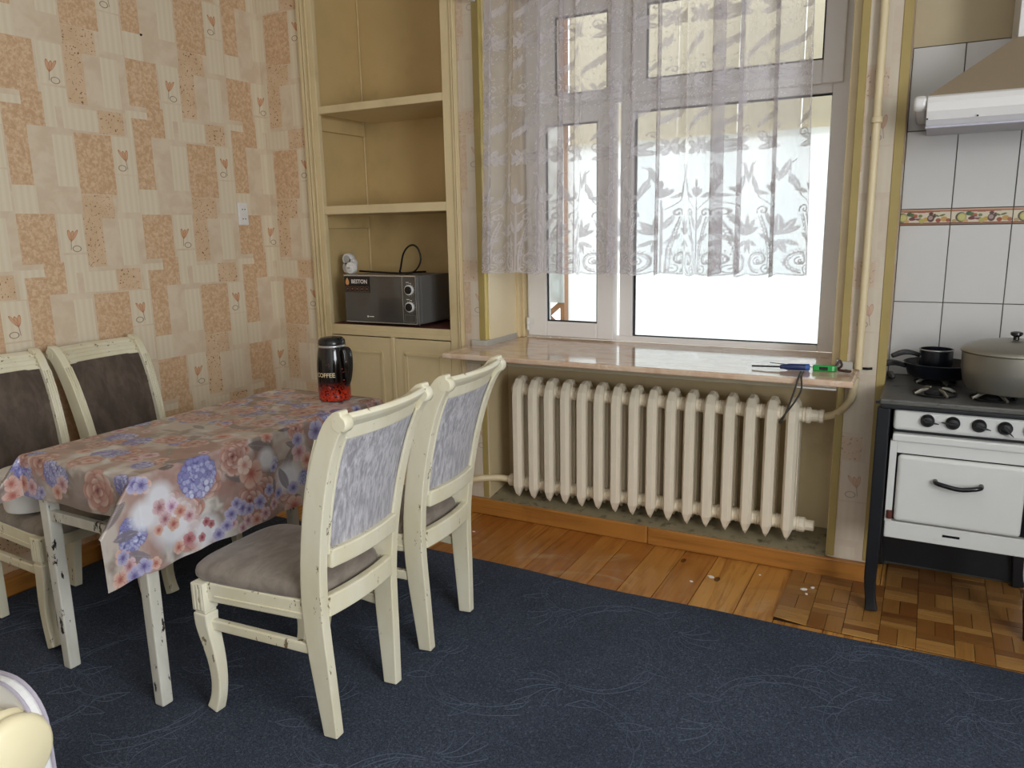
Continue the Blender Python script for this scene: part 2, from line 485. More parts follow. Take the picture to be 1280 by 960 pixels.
# tile wall
tw = struct(obj('wall_tiled', MB().box(-.128, XR, YT + .006, 3.95, -.05, ZC), M_GROUT))
xt = [-.155, .055, .265, .475, .685, .895, 1.105, 1.315, 1.525, 1.735, 1.945]
zr = [.012, .245, .55, .858, 1.168, 1.481]
rows = [(zr[k], zr[k + 1]) for k in range(5)] + [(1.545, 1.852), (1.852, 2.168)]
for z0, z1 in rows:
    for k in range(10):
        x0, x1 = max(xt[k], -.127), min(xt[k + 1], XR - .002)
        if x1 - x0 < .01: continue
        obj('tile', MB().box(x0 + .0016, x1 - .0016, YT - .002 + rnd.uniform(-.0008, .0008), YT + .0065, z0 + .0016, z1 - .0016), M_TILE, tw, bevel=.0016, seg=2)
sbox('wall_above_tiles', M_BEIGEWALL, -.128, XR, YT + .001, YT + .006, 2.17, ZC)

# printed border tiles: food frieze drawn per vertex on a fine grid
def disc(A, U, V, cu, cv, ru, rv, c, a=1.0, rot=0, soft=.15):
    cr, sr = math.cos(rot), math.sin(rot)
    p = ((U - cu) * cr + (V - cv) * sr) / ru; q = ((V - cv) * cr - (U - cu) * sr) / rv
    d = np.sqrt(p * p + q * q)
    k = np.clip((1 - d) / soft, 0, 1) * a
    A[:] = A * (1 - k[..., None]) + np.array(lin(c)) * k[..., None]
def vcol_mesh(name, P, A, m, parent=None, smooth=False, thick=None, alpha=None, attr='print'):
    ny, nx = P.shape[:2]
    me = bpy.data.meshes.new(name)
    idx = np.arange(ny * nx).reshape(ny, nx)
    q = np.stack([idx[:-1, :-1], idx[:-1, 1:], idx[1:, 1:], idx[1:, :-1]], -1).reshape(-1, 4)
    me.vertices.add(ny * nx); me.vertices.foreach_set('co', P.reshape(-1).astype(np.float32))
    me.loops.add(q.size); me.polygons.add(len(q))
    me.loops.foreach_set('vertex_index', q.reshape(-1).astype(np.int32))
    me.polygons.foreach_set('loop_start', (np.arange(len(q)) * 4).astype(np.int32))
    me.polygons.foreach_set('loop_total', np.full(len(q), 4, np.int32))
    me.update(calc_edges=True); me.validate()
    at = me.attributes.new(attr, 'FLOAT_COLOR', 'POINT')
    rgba = np.ones((ny * nx, 4), np.float32); rgba[:, :3] = A.reshape(-1, 3)
    if alpha is not None: rgba[:, 3] = alpha.reshape(-1)
    at.data.foreach_set('color', rgba.reshape(-1))
    me.materials.append(m)
    if smooth: me.polygons.foreach_set('use_smooth', [True] * len(me.polygons))
    o = bpy.data.objects.new(name, me); C.objects.link(o)
    if parent is not None: o.parent = parent
    return o
def print_mat(name, rough, spec=.5, coat=0.0):
    m = Mat(name); m.set(Base_Color=m.attr('print').outputs['Color'], Roughness=rough, Specular_IOR_Level=spec)
    if coat: m.set(Coat_Weight=coat, Coat_Roughness=.1)
    return m
M_BORDER = print_mat('frieze_glaze', .2).m
def border_paint():
    nu, nv = 150, 46
    U, V = np.meshgrid(np.linspace(0, .207, nu), np.linspace(0, .060, nv))
    A = np.ones((nv, nu, 3)) * np.array(lin('D9CDB4'))
    wv = .0525 - .006 * np.sin(U / .207 * PI) ** 2 + .006
    for (lo, hi, c) in ((.0, .0035, 'A9785C'), (.0035, .007, '7E4638')):
        A[(V >= lo) & (V < hi)] = lin(c)
    A[V > .0535] = lin('C29A80'); A[(V > .0505 - .004 * np.sin(U / .207 * PI) ** 2) & (V <= .0535)] = lin('9A5A46')
    D = lambda *a, **k: disc(A, U, V, *a, **k)
    D(.034, .027, .021, .021, '4A4436'); D(.037, .027, .017, .017, 'B8B06A'); D(.037, .027, .012, .012, 'C6C07C')
    for cu, cv, r, c in ((.06, .041, .011, '3E5A34'), (.07, .038, .010, '4E6A3A'), (.082, .035, .009, 'A8643E'), (.10, .034, .008, '6E7A44')):
        D(cu, cv, r, r * .8, c)
    D(.075, .024, .018, .008, '6A2E34', rot=.2); D(.092, .022, .015, .006, '7A3A40', rot=-.2); D(.09, .026, .012, .003, 'B9A9A0')
    D(.012, .013, .010, .007, 'B39A6A'); D(.052, .013, .009, .007, 'C9A06A'); D(.106, .014, .012, .010, 'B4A860'); D(.12, .019, .010, .010, 'C2A050')
    D(.138, .024, .014, .016, '53302C'); D(.138, .042, .009, .006, '53302C'); D(.137, .026, .009, .009, 'A58F88'); D(.151, .034, .006, .009, '53302C')
    D(.165, .016, .010, .009, '9C4A34'); D(.185, .021, .013, .011, 'C29A58'); D(.178, .036, .012, .004, '5F6E44', rot=.3); D(.16, .034, .009, .004, '5F6E44', rot=-.4); D(.2, .016, .009, .008, 'A55A3E')
    return A
BA = border_paint()
for k in range(10):
    x0 = xt[k] + .0015
    if x0 > XR: continue
    nv, nu = BA.shape[:2]
    U, V = np.meshgrid(np.linspace(0, .207, nu), np.linspace(0, .060, nv))
    if k == 0: # cut tile against the pier
        x0c = -.126; sel = slice(int(nu * (x0c - x0) / .207) + 1, nu)
    else: sel = slice(0, nu)
    P = np.stack([x0 + U, np.full_like(U, YT - .004), 1.4835 + V], -1)[:, sel]
    if P[..., 0].max() > XR: continue
    vcol_mesh('border_tile', P, BA[:, sel], M_BORDER, tw)

# baseboards
bb = struct(obj('baseboard_back', MB().box(-2.40, -1.10, 3.352, 3.379, 0, .088), M_BASEB, bevel=.006))
obj('board', MB().box(-1.097, -.128, 3.350, 3.379, 0, .086), M_BASEB, bb, bevel=.006)
struct(obj('baseboard_left', MB().box(XL, XL + .075, YB, YW - .01, 0, .085), M_BASEL, bevel=.012))

# edge trims of the wallpaper
def ltrim(n, x0, x1, y0, y1, z0, z1, m): struct(obj('trim_%d' % n, MB().box(x0, x1, y0, y1, z0, z1), m, bevel=.002, seg=1))
ltrim(2, -2.018, -1.983, YW - .004, YW, .94, ZC, M_OLIVE)
ltrim(3, -1.985, -1.979, YW, YW + .026, .94, ZC, simple('bright_yellow_edge', 'DCC878', .45, obj=False))
ltrim(4, -2.018, -1.985, YW - .004, YW, .09, .85, M_OLIVE)
ltrim(5, -.302, -.272, YW - .004, YW, .94, ZC, M_OLIVE)
ltrim(6, -.302, -.272, YW - .004, YW, .09, .85, M_OLIVE)
ltrim(7, -.160, -.126, YW - .004, YW, .09, ZC, M_OLIVE)
M_CORN = simple('grey_skirting', 'B9B6AE', .35, obj=False)
b = MB(); b.sweep([(-2.060, YW - .010, .925), (-1.976, YW - .010, .925)], [(.03, .02)] * 2, (0, 0, 1)); b.sweep([(-1.974, YW - .018, .925), (-1.974, 3.69, .925)], [(.03, .018)] * 2, (0, 0, 1))
struct(obj('trim_8', b, M_CORN, bevel=.004))
b = MB(); b.sweep([(-.335, 3.66, .925), (-.315, 3.45, .925), (-.300, YW - .012, .93)], [(.03, .02)] * 3, (0, 0, 1)); b.sweep([(-.300, YW - .012, .925), (-.246, YW - .012, .925)], [(.034, .018)] * 2, (0, 0, 1))
struct(obj('trim_9', b, M_CORN, bevel=.004))
# reveal panels and wooden casing of the opening
b = MB(); b.box(-1.979, -1.972, YW + .026, 3.70, .912, 2.63)
struct(obj('trim_10', b, simple('reveal_cream', 'EFE0BC', .4, obj=False, var=.05)))
b = MB(); b.box(-1.985, -1.955, 3.695, 3.73, .912, 2.63); b.box(-1.985, -1.94, 3.73, 3.77, .912, 2.63)
b.box(-.335, -.30, 3.42, 3.70, .912, 2.63); b.box(-.36, -.30, 3.70, 3.77, .912, 2.63)
struct(obj('trim_11', b, M_CREAM, bevel=.006))

# ------------------------------------------------------------------ window
YP = 3.77
win = bpy.data.objects.new('window_1', None); C.objects.link(win); win.location = (-1.15, YP, .912); struct(win); OFF['window_1'] = Vector(win.location)
def frame4(b, x0, x1, z0, z1, l, r, bo, t, y0, y1):
    b.box(x0, x0 + l, y0, y1, z0, z1); b.box(x1 - r, x1, y0, y1, z0, z1)
    b.box(x0 + l, x1 - r, y0, y1, z0, z0 + bo); b.box(x0 + l, x1 - r, y0, y1, z1 - t, z1)
b = MB()
frame4(b, -1.945, -.36, .912, 2.63, .03, .075, .03, .06, YP, YP + .06)
b.box(-1.405, -1.335, YP - .004, YP + .06, .94, 2.57)       # mullion
b.box(-1.915, -1.405, YP, YP + .06, 2.10, 2.16)               # transom left
b.box(-1.335, -.435, YP, YP + .06, 2.052, 2.115)              # transom right
obj('frame', b, M_PVC, win, bevel=.004)
b = MB(); frame4(b, -1.337, -.425, .935, 2.056, .012, .012, .012, .012, YP + .012, YP + .02)
obj('gasket', b, M_SEAL, win)
b = MB(); b.box(-1.335, -.43, YP + .022, YP + .03, .938, 2.052); obj('pane', b, M_GLASS, win)
def sash(x0, x1, z0, z1, l, r, bo, t, y0, ang, name='sash', hinge=True):
    b = MB(); frame4(b, x0, x1, z0, z1, l, r, bo, t, y0, y0 + .055)
    g = MB(); frame4(g, x0 + l - .001, x1 - r + .001, z0 + bo - .001, z1 - t + .001, .008, .008, .008, .008, y0 + .012, y0 + .02)
    p = MB(); p.box(x0 + l, x1 - r, y0 + .022, y0 + .03, z0 + bo, z1 - t)
    R = Matrix.Translation((x0, y0 + .05, 0)) @ Matrix.Rotation(math.radians(ang), 4, 'Z') @ Matrix.Translation((-x0, -(y0 + .05), 0))
    for q in (b, g, p): q.xform(R)
    s_ = obj(name, b, M_PVC, win, bevel=.005)
    obj('gasket', g, M_SEAL, s_); obj('pane', p, M_GLASS, s_)
    return s_
s1 = sash(-1.925, -1.42, .922, 2.10, .115, .095, .082, .085, YP - .022, -2.2)
s2 = sash(-1.925, -1.40, 2.115, 2.60, .165, .075, .045, .07, YP - .014, 0)
s3 = sash(-1.345, -.392, 2.09, 2.60, .07, .085, .10, .07, YP - .022, 0)
for z in (.985, 2.03):
    b = MB(); b.lathe([(.009, 0), (.009, .036)], (-1.922, YP - .032, z), 12); b.lathe([(.008, -.032), (.008, -.002)], (-1.922, YP - .032, z), 12)
    b.box(-1.93, -1.885, YP - .026, YP - .022, z, z + .034)
    obj('hinge', b, M_WHITEP, s1, smooth=True)

# sill
sill = thing('windowsill', 'wide polished pinkish marble windowsill running under the window above the radiator', 'windowsill', (-1.14, 3.4, .885))
b = MB(); b.prism([(-2.062, 3.085), (-.222, 3.085), (-.222, YW - .002), (-.306, YW - .002), (-.306, 3.768), (-1.978, 3.768), (-1.978, YW - .002), (-2.062, YW - .002)], .886, .912)
obj('slab', b, M_SILL, sill, bevel=.007, seg=3)
b = MB(); b.box(-1.96, -.285, 3.15, 3.379, .858, .8855); obj('under_board', b, simple('old_sill_board', 'A99F86', .6, obj=False, dark=('5E5544', 9, .6, .8)), sill, bevel=.004)
b = MB(); b.box(-.43, -.285, 3.146, 3.15, .862, .868); b.box(-.43, -.285, 3.146, 3.15, .874, .880); obj('ledge_strip', b, M_PVC, sill)

# balcony beyond the window
bal = struct(obj('balcony_slab', MB().box(-4.2, 1.2, 3.96, 5.2, -.12, -.02), simple('concrete', '9A968C', .9, obj=False)))
def wavy(x0, x1, z0, z1, y, amp, lam, nx=160, nz=12):
    rows_ = []
    for j in range(nz + 1):
        z = z0 + (z1 - z0) * j / nz
        rows_.append([(x0 + (x1 - x0) * i / nx, y + amp * math.sin(2 * PI * i / nx * (x1 - x0) / lam + .6 * math.sin(3 * i / nx)) * (1 - .3 * j / nz), z) for i in range(nx + 1)])
    return MB().grid(rows_)
tag(obj('hanging_sheet', wavy(-2.14, 1.1, -.02, 2.02, 4.76, .035, .55), M_SHEET, smooth='all'), 'large bright white sheet hanging across the balcony outside the window', 'sheet')
aw = thing('balcony_screen', 'beige board screen across the upper balcony, seen through the upper panes', 'screen', (-.6, 4.85, 2.0))
M_BEIGE = simple('beige_board', 'E8DFC8', .7, obj=False, var=.06)
for k in range(9):
    obj('panel', MB().box(-2.15 + k * .36, -2.15 + k * .36 + .352, 4.82, 4.84, 2.03, 3.3), M_BEIGE, aw)
obj('rail', MB().box(-2.15, 1.1, 4.80, 4.86, 1.99, 2.03), M_BEIGE, aw)
lat = thing('brick_lattice', 'brown openwork brick lattice at the left end of the balcony, seen through the narrow sash', 'lattice', (-2.3, 4.8, 0))
M_BRK = simple('brown_brick', '9A6E4C', .8, obj=False, var=.3)
obj('post', MB().box(-2.40, -2.32, 4.76, 4.84, -.02, 3.2), M_BRK, lat); obj('post', MB().box(-2.20, -2.17, 4.76, 4.84, -.02, 3.2), M_BRK, lat)
obj('white_film', MB().box(-2.41, -2.165, 4.745, 4.752, 1.0, 2.22), M_SHEET, lat)
z = 0.0; k = 0
while z < 3.1:
    sgn = 1 if k % 2 else -1
    b = MB(); b.sweep([(-2.32, 4.80, z + (.0 if sgn > 0 else .1)), (-2.20, 4.80, z + (.1 if sgn > 0 else 0))], [(.05, .028)] * 2, (0, 1, 0))
    obj('brick', b, M_BRK, lat); z += .1; k += 1

# ------------------------------------------------------------------ carpet, parquet sheet
def carpet_edge(x): return 2.835 + .012 * math.sin(x * 2.3 + .8) + .006 * math.sin(x * 7.1)
n = 90
xsE = [XL + .085 + (1.75 - XL - .085) * i / n for i in range(n + 1)]
b = MB(); top = []; 
for zz in (0.0012, .010):
    pass
rowA = [(x, YB + .05, .010) for x in xsE]; rowM = [(x, carpet_edge(x) - .012, .0105) for x in xsE]; rowT = [(x, carpet_edge(x), .006) for x in xsE]; rowB = [(x, carpet_edge(x) + .001, .0012) for x in xsE]
b.grid([rowA, rowM, rowT, rowB])
rowC = [(x, YB + .05, .0012) for x in xsE]
b.grid([rowB, rowC]); b.grid([rowC, rowA])
b.add([rowA[0], rowM[0], rowT[0], rowB[0], rowC[0]], [(0, 1, 2, 3, 4)]); b.add([rowA[-1], rowM[-1], rowT[-1], rowB[-1], rowC[-1]], [(4, 3, 2, 1, 0)])
tag(obj('carpet', b, M_CARPET), 'large dark navy carpet with embossed swirls covering most of the floor', 'carpet')

M_EMB = simple('carpet_raised_pile', '545C6B', .95, var=.3, scale=90, spec=.1, obj=False)
def emboss():
    b = MB(); r2 = random.Random(11)
    def ribbon(P):
        P = crom([Vector((x, y, 0)) for x, y in P], 5); R_ = []
        for i, p in enumerate(P):
            t = (P[min(i + 1, len(P) - 1)] - P[max(i - 1, 0)]); t = t.normalized() if t.length > 1e-6 else Vector((1, 0, 0))
            nv = Vector((-t.y, t.x, 0)) * .0014; k = 1 if 0 < i < len(P) - 1 else .3
            if not (XL + .1 < p.x < 1.7 and YB + .1 < p.y < carpet_edge(p.x) - .03): 
                if len(R_) > 2: b.rings(R_, close=False, cap=False)
                R_ = []; continue
            R_.append([p - nv * k + Vector((0, 0, .0100)), p + Vector((0, 0, .0116)), p + nv * k + Vector((0, 0, .0100))])
        if len(R_) > 2: b.rings(R_, close=False, cap=False)
    for gx in range(-7, 5):
        for gy in range(0, 6):
            ox, oy = gx * .47 + (gy % 2) * .23 + r2.uniform(-.05, .05), gy * .46 + .25 + r2.uniform(-.04, .04)
            a0 = r2.uniform(0, 6.28); sg = r2.choice((-1, 1))
            T_ = lambda u, v: (ox + u * math.cos(a0) - v * math.sin(a0) * sg, oy + u * math.sin(a0) + v * math.cos(a0) * sg)
            for k in range(7):      # fan flower
                th = -1.2 + k * .4; L = .13 + .03 * math.cos(th * 2)
                ribbon([T_(.02 * math.sin(th), .02 * math.cos(th)), T_(.5 * L * math.sin(th - .25), .5 * L * math.cos(th - .25)), T_(L * math.sin(th), L * math.cos(th)), T_(L * .95 * math.sin(th + .12), L * .95 * math.cos(th + .12))])
            ribbon([T_(.02 * math.cos(q), .02 * math.sin(q) + .01) for q in [i * .7 for i in range(9)]])
            ribbon([T_(0, -.02), T_(.05, -.12), T_(.02, -.24), T_(-.10, -.33), T_(-.22, -.34)])
            ribbon([T_(.01, -.02), T_(.07, -.12), T_(.05, -.25), T_(-.06, -.36), T_(-.2, -.40)])
            for u, v, q in ((.04, -.12, .3), (.03, -.22, -2.2), (-.08, -.31, -.4), (-.16, -.36, 2.6)):
                cq, sq = math.cos(q), math.sin(q)
                for h in (.028, -.012): ribbon([T_(u, v), T_(u + .05 * cq - h * sq, v + .05 * sq + h * cq), T_(u + .11 * cq, v + .11 * sq)])
    return b
eb = obj('embossed_swirls', emboss(), M_EMB, bpy.data.objects['carpet']); eb['kind'] = 'stuff'
pq = thing('parquet_sheet', 'loose sheet of basket-weave parquet lying on the planks under the stove', 'flooring', (0.1, 3.1, 0))
P0x, P0y, cell = -.432, 2.868, .1225
nx_, ny_ = 9, 6
def pz(x, y):   # one curled corner near the carpet
    d = math.hypot(x + .432, y - 2.868); return .012 * max(0, 1 - d / .16) ** 2
obj('backing', MB().box(P0x, P0x + nx_ * cell, P0y, P0y + 4 * cell - .01, .0005, .002).box(P0x + 3 * cell, P0x + nx_ * cell, P0y + 4 * cell - .01, P0y + 6 * cell, .0005, .002), simple('dark_backing', '2A1A10', .8), pq)
for i in range(nx_):
    for j in range(4 if i < 3 else ny_):
        horiz = (i + j) % 2 == 0
        ns = 3 if horiz else 2
        for k in range(ns):
            a0, a1 = k * cell / ns, (k + 1) * cell / ns; g = .0011
            if horiz: x0, x1, y0, y1 = P0x + i * cell + g, P0x + (i + 1) * cell - g, P0y + j * cell + a0 + g, P0y + j * cell + a1 - g
            else: x0, x1, y0, y1 = P0x + i * cell + a0 + g, P0x + i * cell + a1 - g, P0y + j * cell + g, P0y + (j + 1) * cell - g
            y1 = min(y1, 3.348) if i < 3 else y1
            zt = .0065 + rnd.uniform(-.0004, .0004); L = [(x0, y0), (x1, y0), (x1, y1), (x0, y1)]
            b = MB(); b.rings([[(x, y, .002 + pz(x, y)) for x, y in L], [(x, y, zt + pz(x, y)) for x, y in L]])
            obj('parquet_block', b, M_PARX if horiz else M_PARY, pq)

# scraps on the boards
for k, (x, y, s_) in enumerate([(-.735, 3.13, .014), (-.80, 3.05, .006), (-1.93, 3.12, .006), (-.36, 3.17, .012), (-.33, 3.20, .009), (-.345, 3.13, .007), (-.55, 3.24, .005)]):
    z0 = .0066 if x > -.43 else 0.0003
    pts = [(x + s_ * (1 + .4 * math.sin(5 * a + k)) * math.cos(a), y + s_ * .8 * math.sin(a)) for a in [2 * PI * q / 7 for q in range(7)]]
    tag(obj('scrap', MB().prism(pts, z0, z0 + .003), M_PAPER),
        ['largest white crumb on the planks, in front of the right half of the radiator', 'tiny white crumb on the planks just left of the largest crumb',
         'tiny white crumb on the planks in front of the left end of the radiator', 'larger white crumb on the parquet sheet left of the stove leg',
         'small white crumb on the parquet sheet, just behind the larger crumb', 'tiny white crumb on the parquet sheet, just in front of the larger crumb',
         'tiny white crumb on the last plank beside the parquet sheet'][k], 'scrap', 'white crumbs on the bare floor')

# ------------------------------------------------------------------ radiator and pipes
rad = thing('radiator', 'long cream cast iron radiator of sixteen sections under the windowsill', 'radiator', (-1.14, 3.43, 0))
pitch, xr0, yf = .0895, -1.815, 3.395
def section_mb():
    b = MB()
    for ys, d0 in ((yf, 1), (yf + .10, -1)):
        pts = [(0, ys + .012 * d0, .120), (0, ys + .004 * d0, .145), (0, ys, .175), (0, ys, .40), (0, ys, .66), (0, ys + .006 * d0, .70), (0, ys + .025 * d0, .728), (0, ys + .05 * d0, .737)]
        sz = [(.003, .02), (.024, .048), (.045, .060), (.045, .060), (.045, .060), (.043, .057), (.038, .050), (.03, .04)]
        # trapezoid column: narrow nose at the front, broader behind
        R = []
        P = [Vector(p) for p in pts]
        for i, p in enumerate(P):
            t = (P[min(i + 1, 7)] - P[max(i - 1, 0)]).normalized(); nrm = t.cross(Vector((1, 0, 0))).normalized()
            if nrm.y * d0 > 0: nrm = -nrm
            w_, d_ = sz[i]
            R.append([p + nrm * d_ * .5 + Vector((w_ * .30, 0, 0)), p + nrm * d_ * .5 - Vector((w_ * .30, 0, 0)), p + nrm * d_ * .16 - Vector((w_ * .56, 0, 0)),
                      p - nrm * d_ * .5 - Vector((w_ * .5, 0, 0)), p - nrm * d_ * .5 + Vector((w_ * .5, 0, 0)), p + nrm * d_ * .16 + Vector((w_ * .56, 0, 0))])
        b.rings(R)
    for z in (.185, .685):
        b.lathe([(.030, -pitch / 2), (.034, -pitch / 2 + .006), (.030, -pitch / 2 + .012), (.036, 0), (.030, pitch / 2 - .012), (.034, pitch / 2 - .006), (.030, pitch / 2)], (0, yf + .05, z), 16, 'x')
    b.box(-.006, .006, yf, yf + .10, .19, .68)
    return b
mb = section_mb(); mb.xform(Matrix.Translation((xr0, 0, 0)))
sec0 = obj('section', mb, M_RAD, rad, bevel=.0025)
for k in range(1, 16):
    c = sec0.copy(); C.objects.link(c); c.parent = rad; c.location = (k * pitch, 0, 0)
xe = xr0 + 15 * pitch
b = MB(); b.lathe([(.030, 0), (.036, .006), (.036, .02), (.026, .024), (.026, .055), (.030, .058), (.030, .075)], (xe + pitch / 2, yf + .05, .685), 12, 'x')
obj('fitting', b, M_RAD, rad, bevel=.002)
b = MB(); b.lathe([(.034, 0), (.034, .022), (.024, .026), (.024, .06), (.021, .062)], (xe + pitch / 2, yf + .05, .185), 12, 'x'); obj('end_plug', b, M_RAD, rad, bevel=.002)
b = MB(); b.lathe([(.034, -.03), (.034, 0)], (xr0 - pitch / 2, yf + .05, .185), 12, 'x'); obj('fitting', b, M_RAD, rad, bevel=.002)
riser = thing('heating_pipe', 'tall cream heating riser pipe running down the right pier to the radiator', 'pipe', (-.225, 3.352, .7))
b = MB(); b.tube([(-.222, 3.352, ZC), (-.224, 3.352, 1.6), (-.226, 3.352, .916)], .0150, 12); obj('riser', b, M_PIPE, riser, smooth=True)
b = MB(); b.lathe([(.0175, 1.865), (.021, 1.868), (.021, 1.885), (.017, 1.89)], (-.223, 3.352, 0), 12); obj('coupling', b, M_PIPE, riser, smooth=True)
b = MB(); b.tube([(-.236, 3.335, .884), (-.238, 3.34, .84), (-.250, 3.356, .78), (-.300, 3.395, .715), (-.345, yf + .045, .688), (-.352, yf + .05, .685)], .0165, 12, smooth=5); obj('elbow', b, M_PIPE, riser, smooth=True)
b = MB(); b.tube([(-.215, 3.378, .915), (-.190, 3.362, .918), (-.175, 3.362, .920)], .005, 8); obj('pipe_clip', b, M_STOVEBLK, riser)
p2 = thing('return_pipe', 'short bent cream pipe entering the left end of the radiator near the floor', 'pipe', (-2.0, 3.36, 0))
b = MB(); b.tube([(-1.893, yf + .05, .185), (-1.95, yf + .02, .195), (-2.02, 3.35, .200), (-2.075, 3.335, .180), (-2.105, 3.322, .13), (-2.115, 3.318, .09), (-2.118, 3.318, .002)], .0175, 12, smooth=5); obj('tube', b, M_PIPE, p2, smooth=True)

# ------------------------------------------------------------------ built-in cupboard
cup = thing('built_in_cupboard', 'tall cream painted cupboard with open shelves over panelled doors, built into the wall', 'cupboard', (-2.6, 3.55, 0))
CX0, CX1, CYF, CYB = -3.09, -2.108, 3.362, 3.835
b = MB()
b.box(CX0, CX0 + .025, CYF + .03, CYB, 0, 2.96); b.box(CX1 - .025, CX1, CYF + .03, CYB, 0, 2.96)
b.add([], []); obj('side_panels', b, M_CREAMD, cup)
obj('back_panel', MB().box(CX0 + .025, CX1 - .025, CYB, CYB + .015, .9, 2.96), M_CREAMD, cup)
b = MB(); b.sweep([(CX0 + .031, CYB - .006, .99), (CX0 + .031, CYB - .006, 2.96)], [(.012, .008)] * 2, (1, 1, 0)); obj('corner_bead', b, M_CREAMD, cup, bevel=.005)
# stiles with moulding
def stile(x0, x1, ribs):
    b = MB(); b.box(x0, x1, CYF, CYF + .03, 0, 2.96)
    for r0, r1, h in ribs: b.box(r0, r1, CYF - h, CYF, 0, 2.96)
    return obj('stile', b, M_CREAM, cup, bevel=.003)
stile(CX0, -2.995, [(CX0, CX0 + .022, .012), (CX0 + .030, CX0 + .040, .016), (CX0 + .052, CX0 + .062, .008)])
stile(-2.187, CX1, [(CX1 - .022, CX1 - .012, .010), (CX1 - .008, CX1, .014)])
for zt, th, y0 in ((1.640, .046, CYF + .002), (2.166, .040, CYF + .002)):
    obj('shelf', MB().box(-2.995, -2.187, y0, CYB, zt - th, zt), M_CREAM, cup, bevel=.004)
for zt in (1.588, 2.122):
    obj('batten', MB().box(-3.064, -3.040, CYF + .075, CYB - .02, zt - .07, zt - .001), M_CREAMD, cup, bevel=.003)
obj('counter', MB().box(-2.995, -2.187, CYF + .004, CYB, .955, .986), M_CREAM, cup, bevel=.003)
obj('face_rail', MB().box(-2.995, -2.187, CYF, CYF + .024, .928, .956), M_CREAM, cup, bevel=.002)
obj('center_stile', MB().box(-2.578, -2.552, CYF - .004, CYF + .02, .1, .928), M_CREAM, cup, bevel=.004)
obj('plinth', MB().box(-2.995, -2.187, CYF + .01, CYF + .03, 0, .1), M_CREAM, cup)
def cdoor(x0, x1):
    z0, z1 = .105, .922
    b = MB(); b.box(x0, x1, CYF + .002, CYF + .02, z0, z1)
    d = obj('door', b, M_CREAM, cup, bevel=.002)
    fx0, fx1, fz0, fz1 = x0 + .062, x1 - .062, z0 + .075, z1 - .082
    b = MB()
    def bead(ax, a0, a1, c):
        n_ = int((a1 - a0) / .0105)
        for q in range(n_):
            u = a0 + (q + .5) * (a1 - a0) / n_
            ctr = (u, CYF - .001, c) if ax == 'x' else (c, CYF - .001, u)
            b.sweep([(ctr[0] - (.003 if ax == 'x' else .007), ctr[1], ctr[2] - (.007 if ax == 'x' else .003)), (ctr[0] + (.003 if ax == 'x' else .007), ctr[1], ctr[2] + (.007 if ax == 'x' else .003))], [(.007, .010)] * 2, (0, 1, 0))
    bead('x', fx0, fx1, fz0); bead('x', fx0, fx1, fz1); bead('z', fz0, fz1, fx0); bead('z', fz0, fz1, fx1)
    obj('rope_moulding', b, M_CREAM, d)
    b = MB(); frame4(b, fx0 + .010, fx1 - .010, fz0 + .010, fz1 - .010, .008, .008, .008, .008, CYF - .002, CYF + .004); obj('inner_bead', b, M_CREAM, d, bevel=.002)
cdoor(-2.992, -2.580); cdoor(-2.550, -2.190)

# paper liner under the microwave
tag(obj('shelf_liner', MB().box(-2.985, -2.195, CYF + .012, 3.74, .9865, .9885), M_RED), 'thin dark reddish liner on the cupboard counter under the microwave', 'liner')

# ------------------------------------------------------------------ microwave
mic = thing('microwave', 'dark grey microwave with two silver ringed knobs standing in the cupboard', 'microwave', (-2.64, 3.53, .989))
mx0, mx1, my0, my1, mz0, mz1 = -2.893, -2.390, 3.372, 3.690, 1.001, 1.262
obj('body', MB().box(mx0, mx1, my0 + .03, my1, mz0, mz1), M_MICRO, mic, bevel=.006)
b = MB()
for x in (mx0 + .05, mx1 - .05):
    for y in (my0 + .07, my1 - .05): b.lathe([(.014, .9885), (.014, mz0 + .002)], (x, y, 0), 12)
obj('feet', b, M_BLACK, mic)
b = MB(); b.box(mx0 + .003, -2.4915, my0, my0 + .03, mz0 + .006, mz1 - .004); mdoor = obj('door', b, M_GLOSS, mic, bevel=.003)
b = MB(); b.box(mx0 + .002, mx1 - .012, my0 - .002, my0 + .03, mz1 - .0045, mz1 + .002); b.box(mx0 + .002, mx1 - .012, my0 - .002, my0 + .03, mz0 + .001, mz0 + .0065)
b.box(-2.4915, -2.4885, my0 - .0015, my0 + .02, mz0 + .006, mz1 - .004); b.box(-2.4045, -2.402, my0 - .0015, my0 + .02, mz0 + .006, mz1 - .004)
obj('silver_frame', b, M_SILVER, mic)
mp = obj('control_panel', MB().box(-2.4885, -2.4045, my0 + .001, my0 + .03, mz0 + .0065, mz1 - .0045), M_GLOSS, mic)
obj('side_rim', MB().box(-2.402, mx1 - .0005, my0 + .004, my0 + .03, mz0 + .002, mz1 - .002), M_MICRO, mic, bevel=.003)
b = MB(); frame4(b, -2.480, -2.413, mz0 + .012, mz0 + .052, .0015, .0015, .0015, .0015, my0 - .0005, my0 + .002); obj('button_outline', b, M_MICRO, mp)
for z in (1.187, 1.096):
    b = MB(); b.lathe([(.027, 0), (.027, -.012), (.0255, -.0135), (.0215, -.0135)], (-2.444, my0 + .001, z), 28, 'y', cap=False)
    kn = obj('knob', b, M_WHITEP, mic, smooth=True)
    b = MB(); b.lathe([(.0218, -.010), (.021, -.018), (.019, -.020)], (-2.444, my0 + .001, z), 28, 'y'); obj('knob_cap', b, M_BLACK, kn, smooth=True)
    for a in range(9):
        pass
b = MB()
for z in (1.187, 1.096):
    for a in range(-4, 8):
        t = a * .42; b.box(-2.444 + .033 * math.cos(t) - .001, -2.444 + .033 * math.cos(t) + .001, my0 - .0002, my0 + .001, z + .033 * math.sin(t) - .001, z + .033 * math.sin(t) + .001)
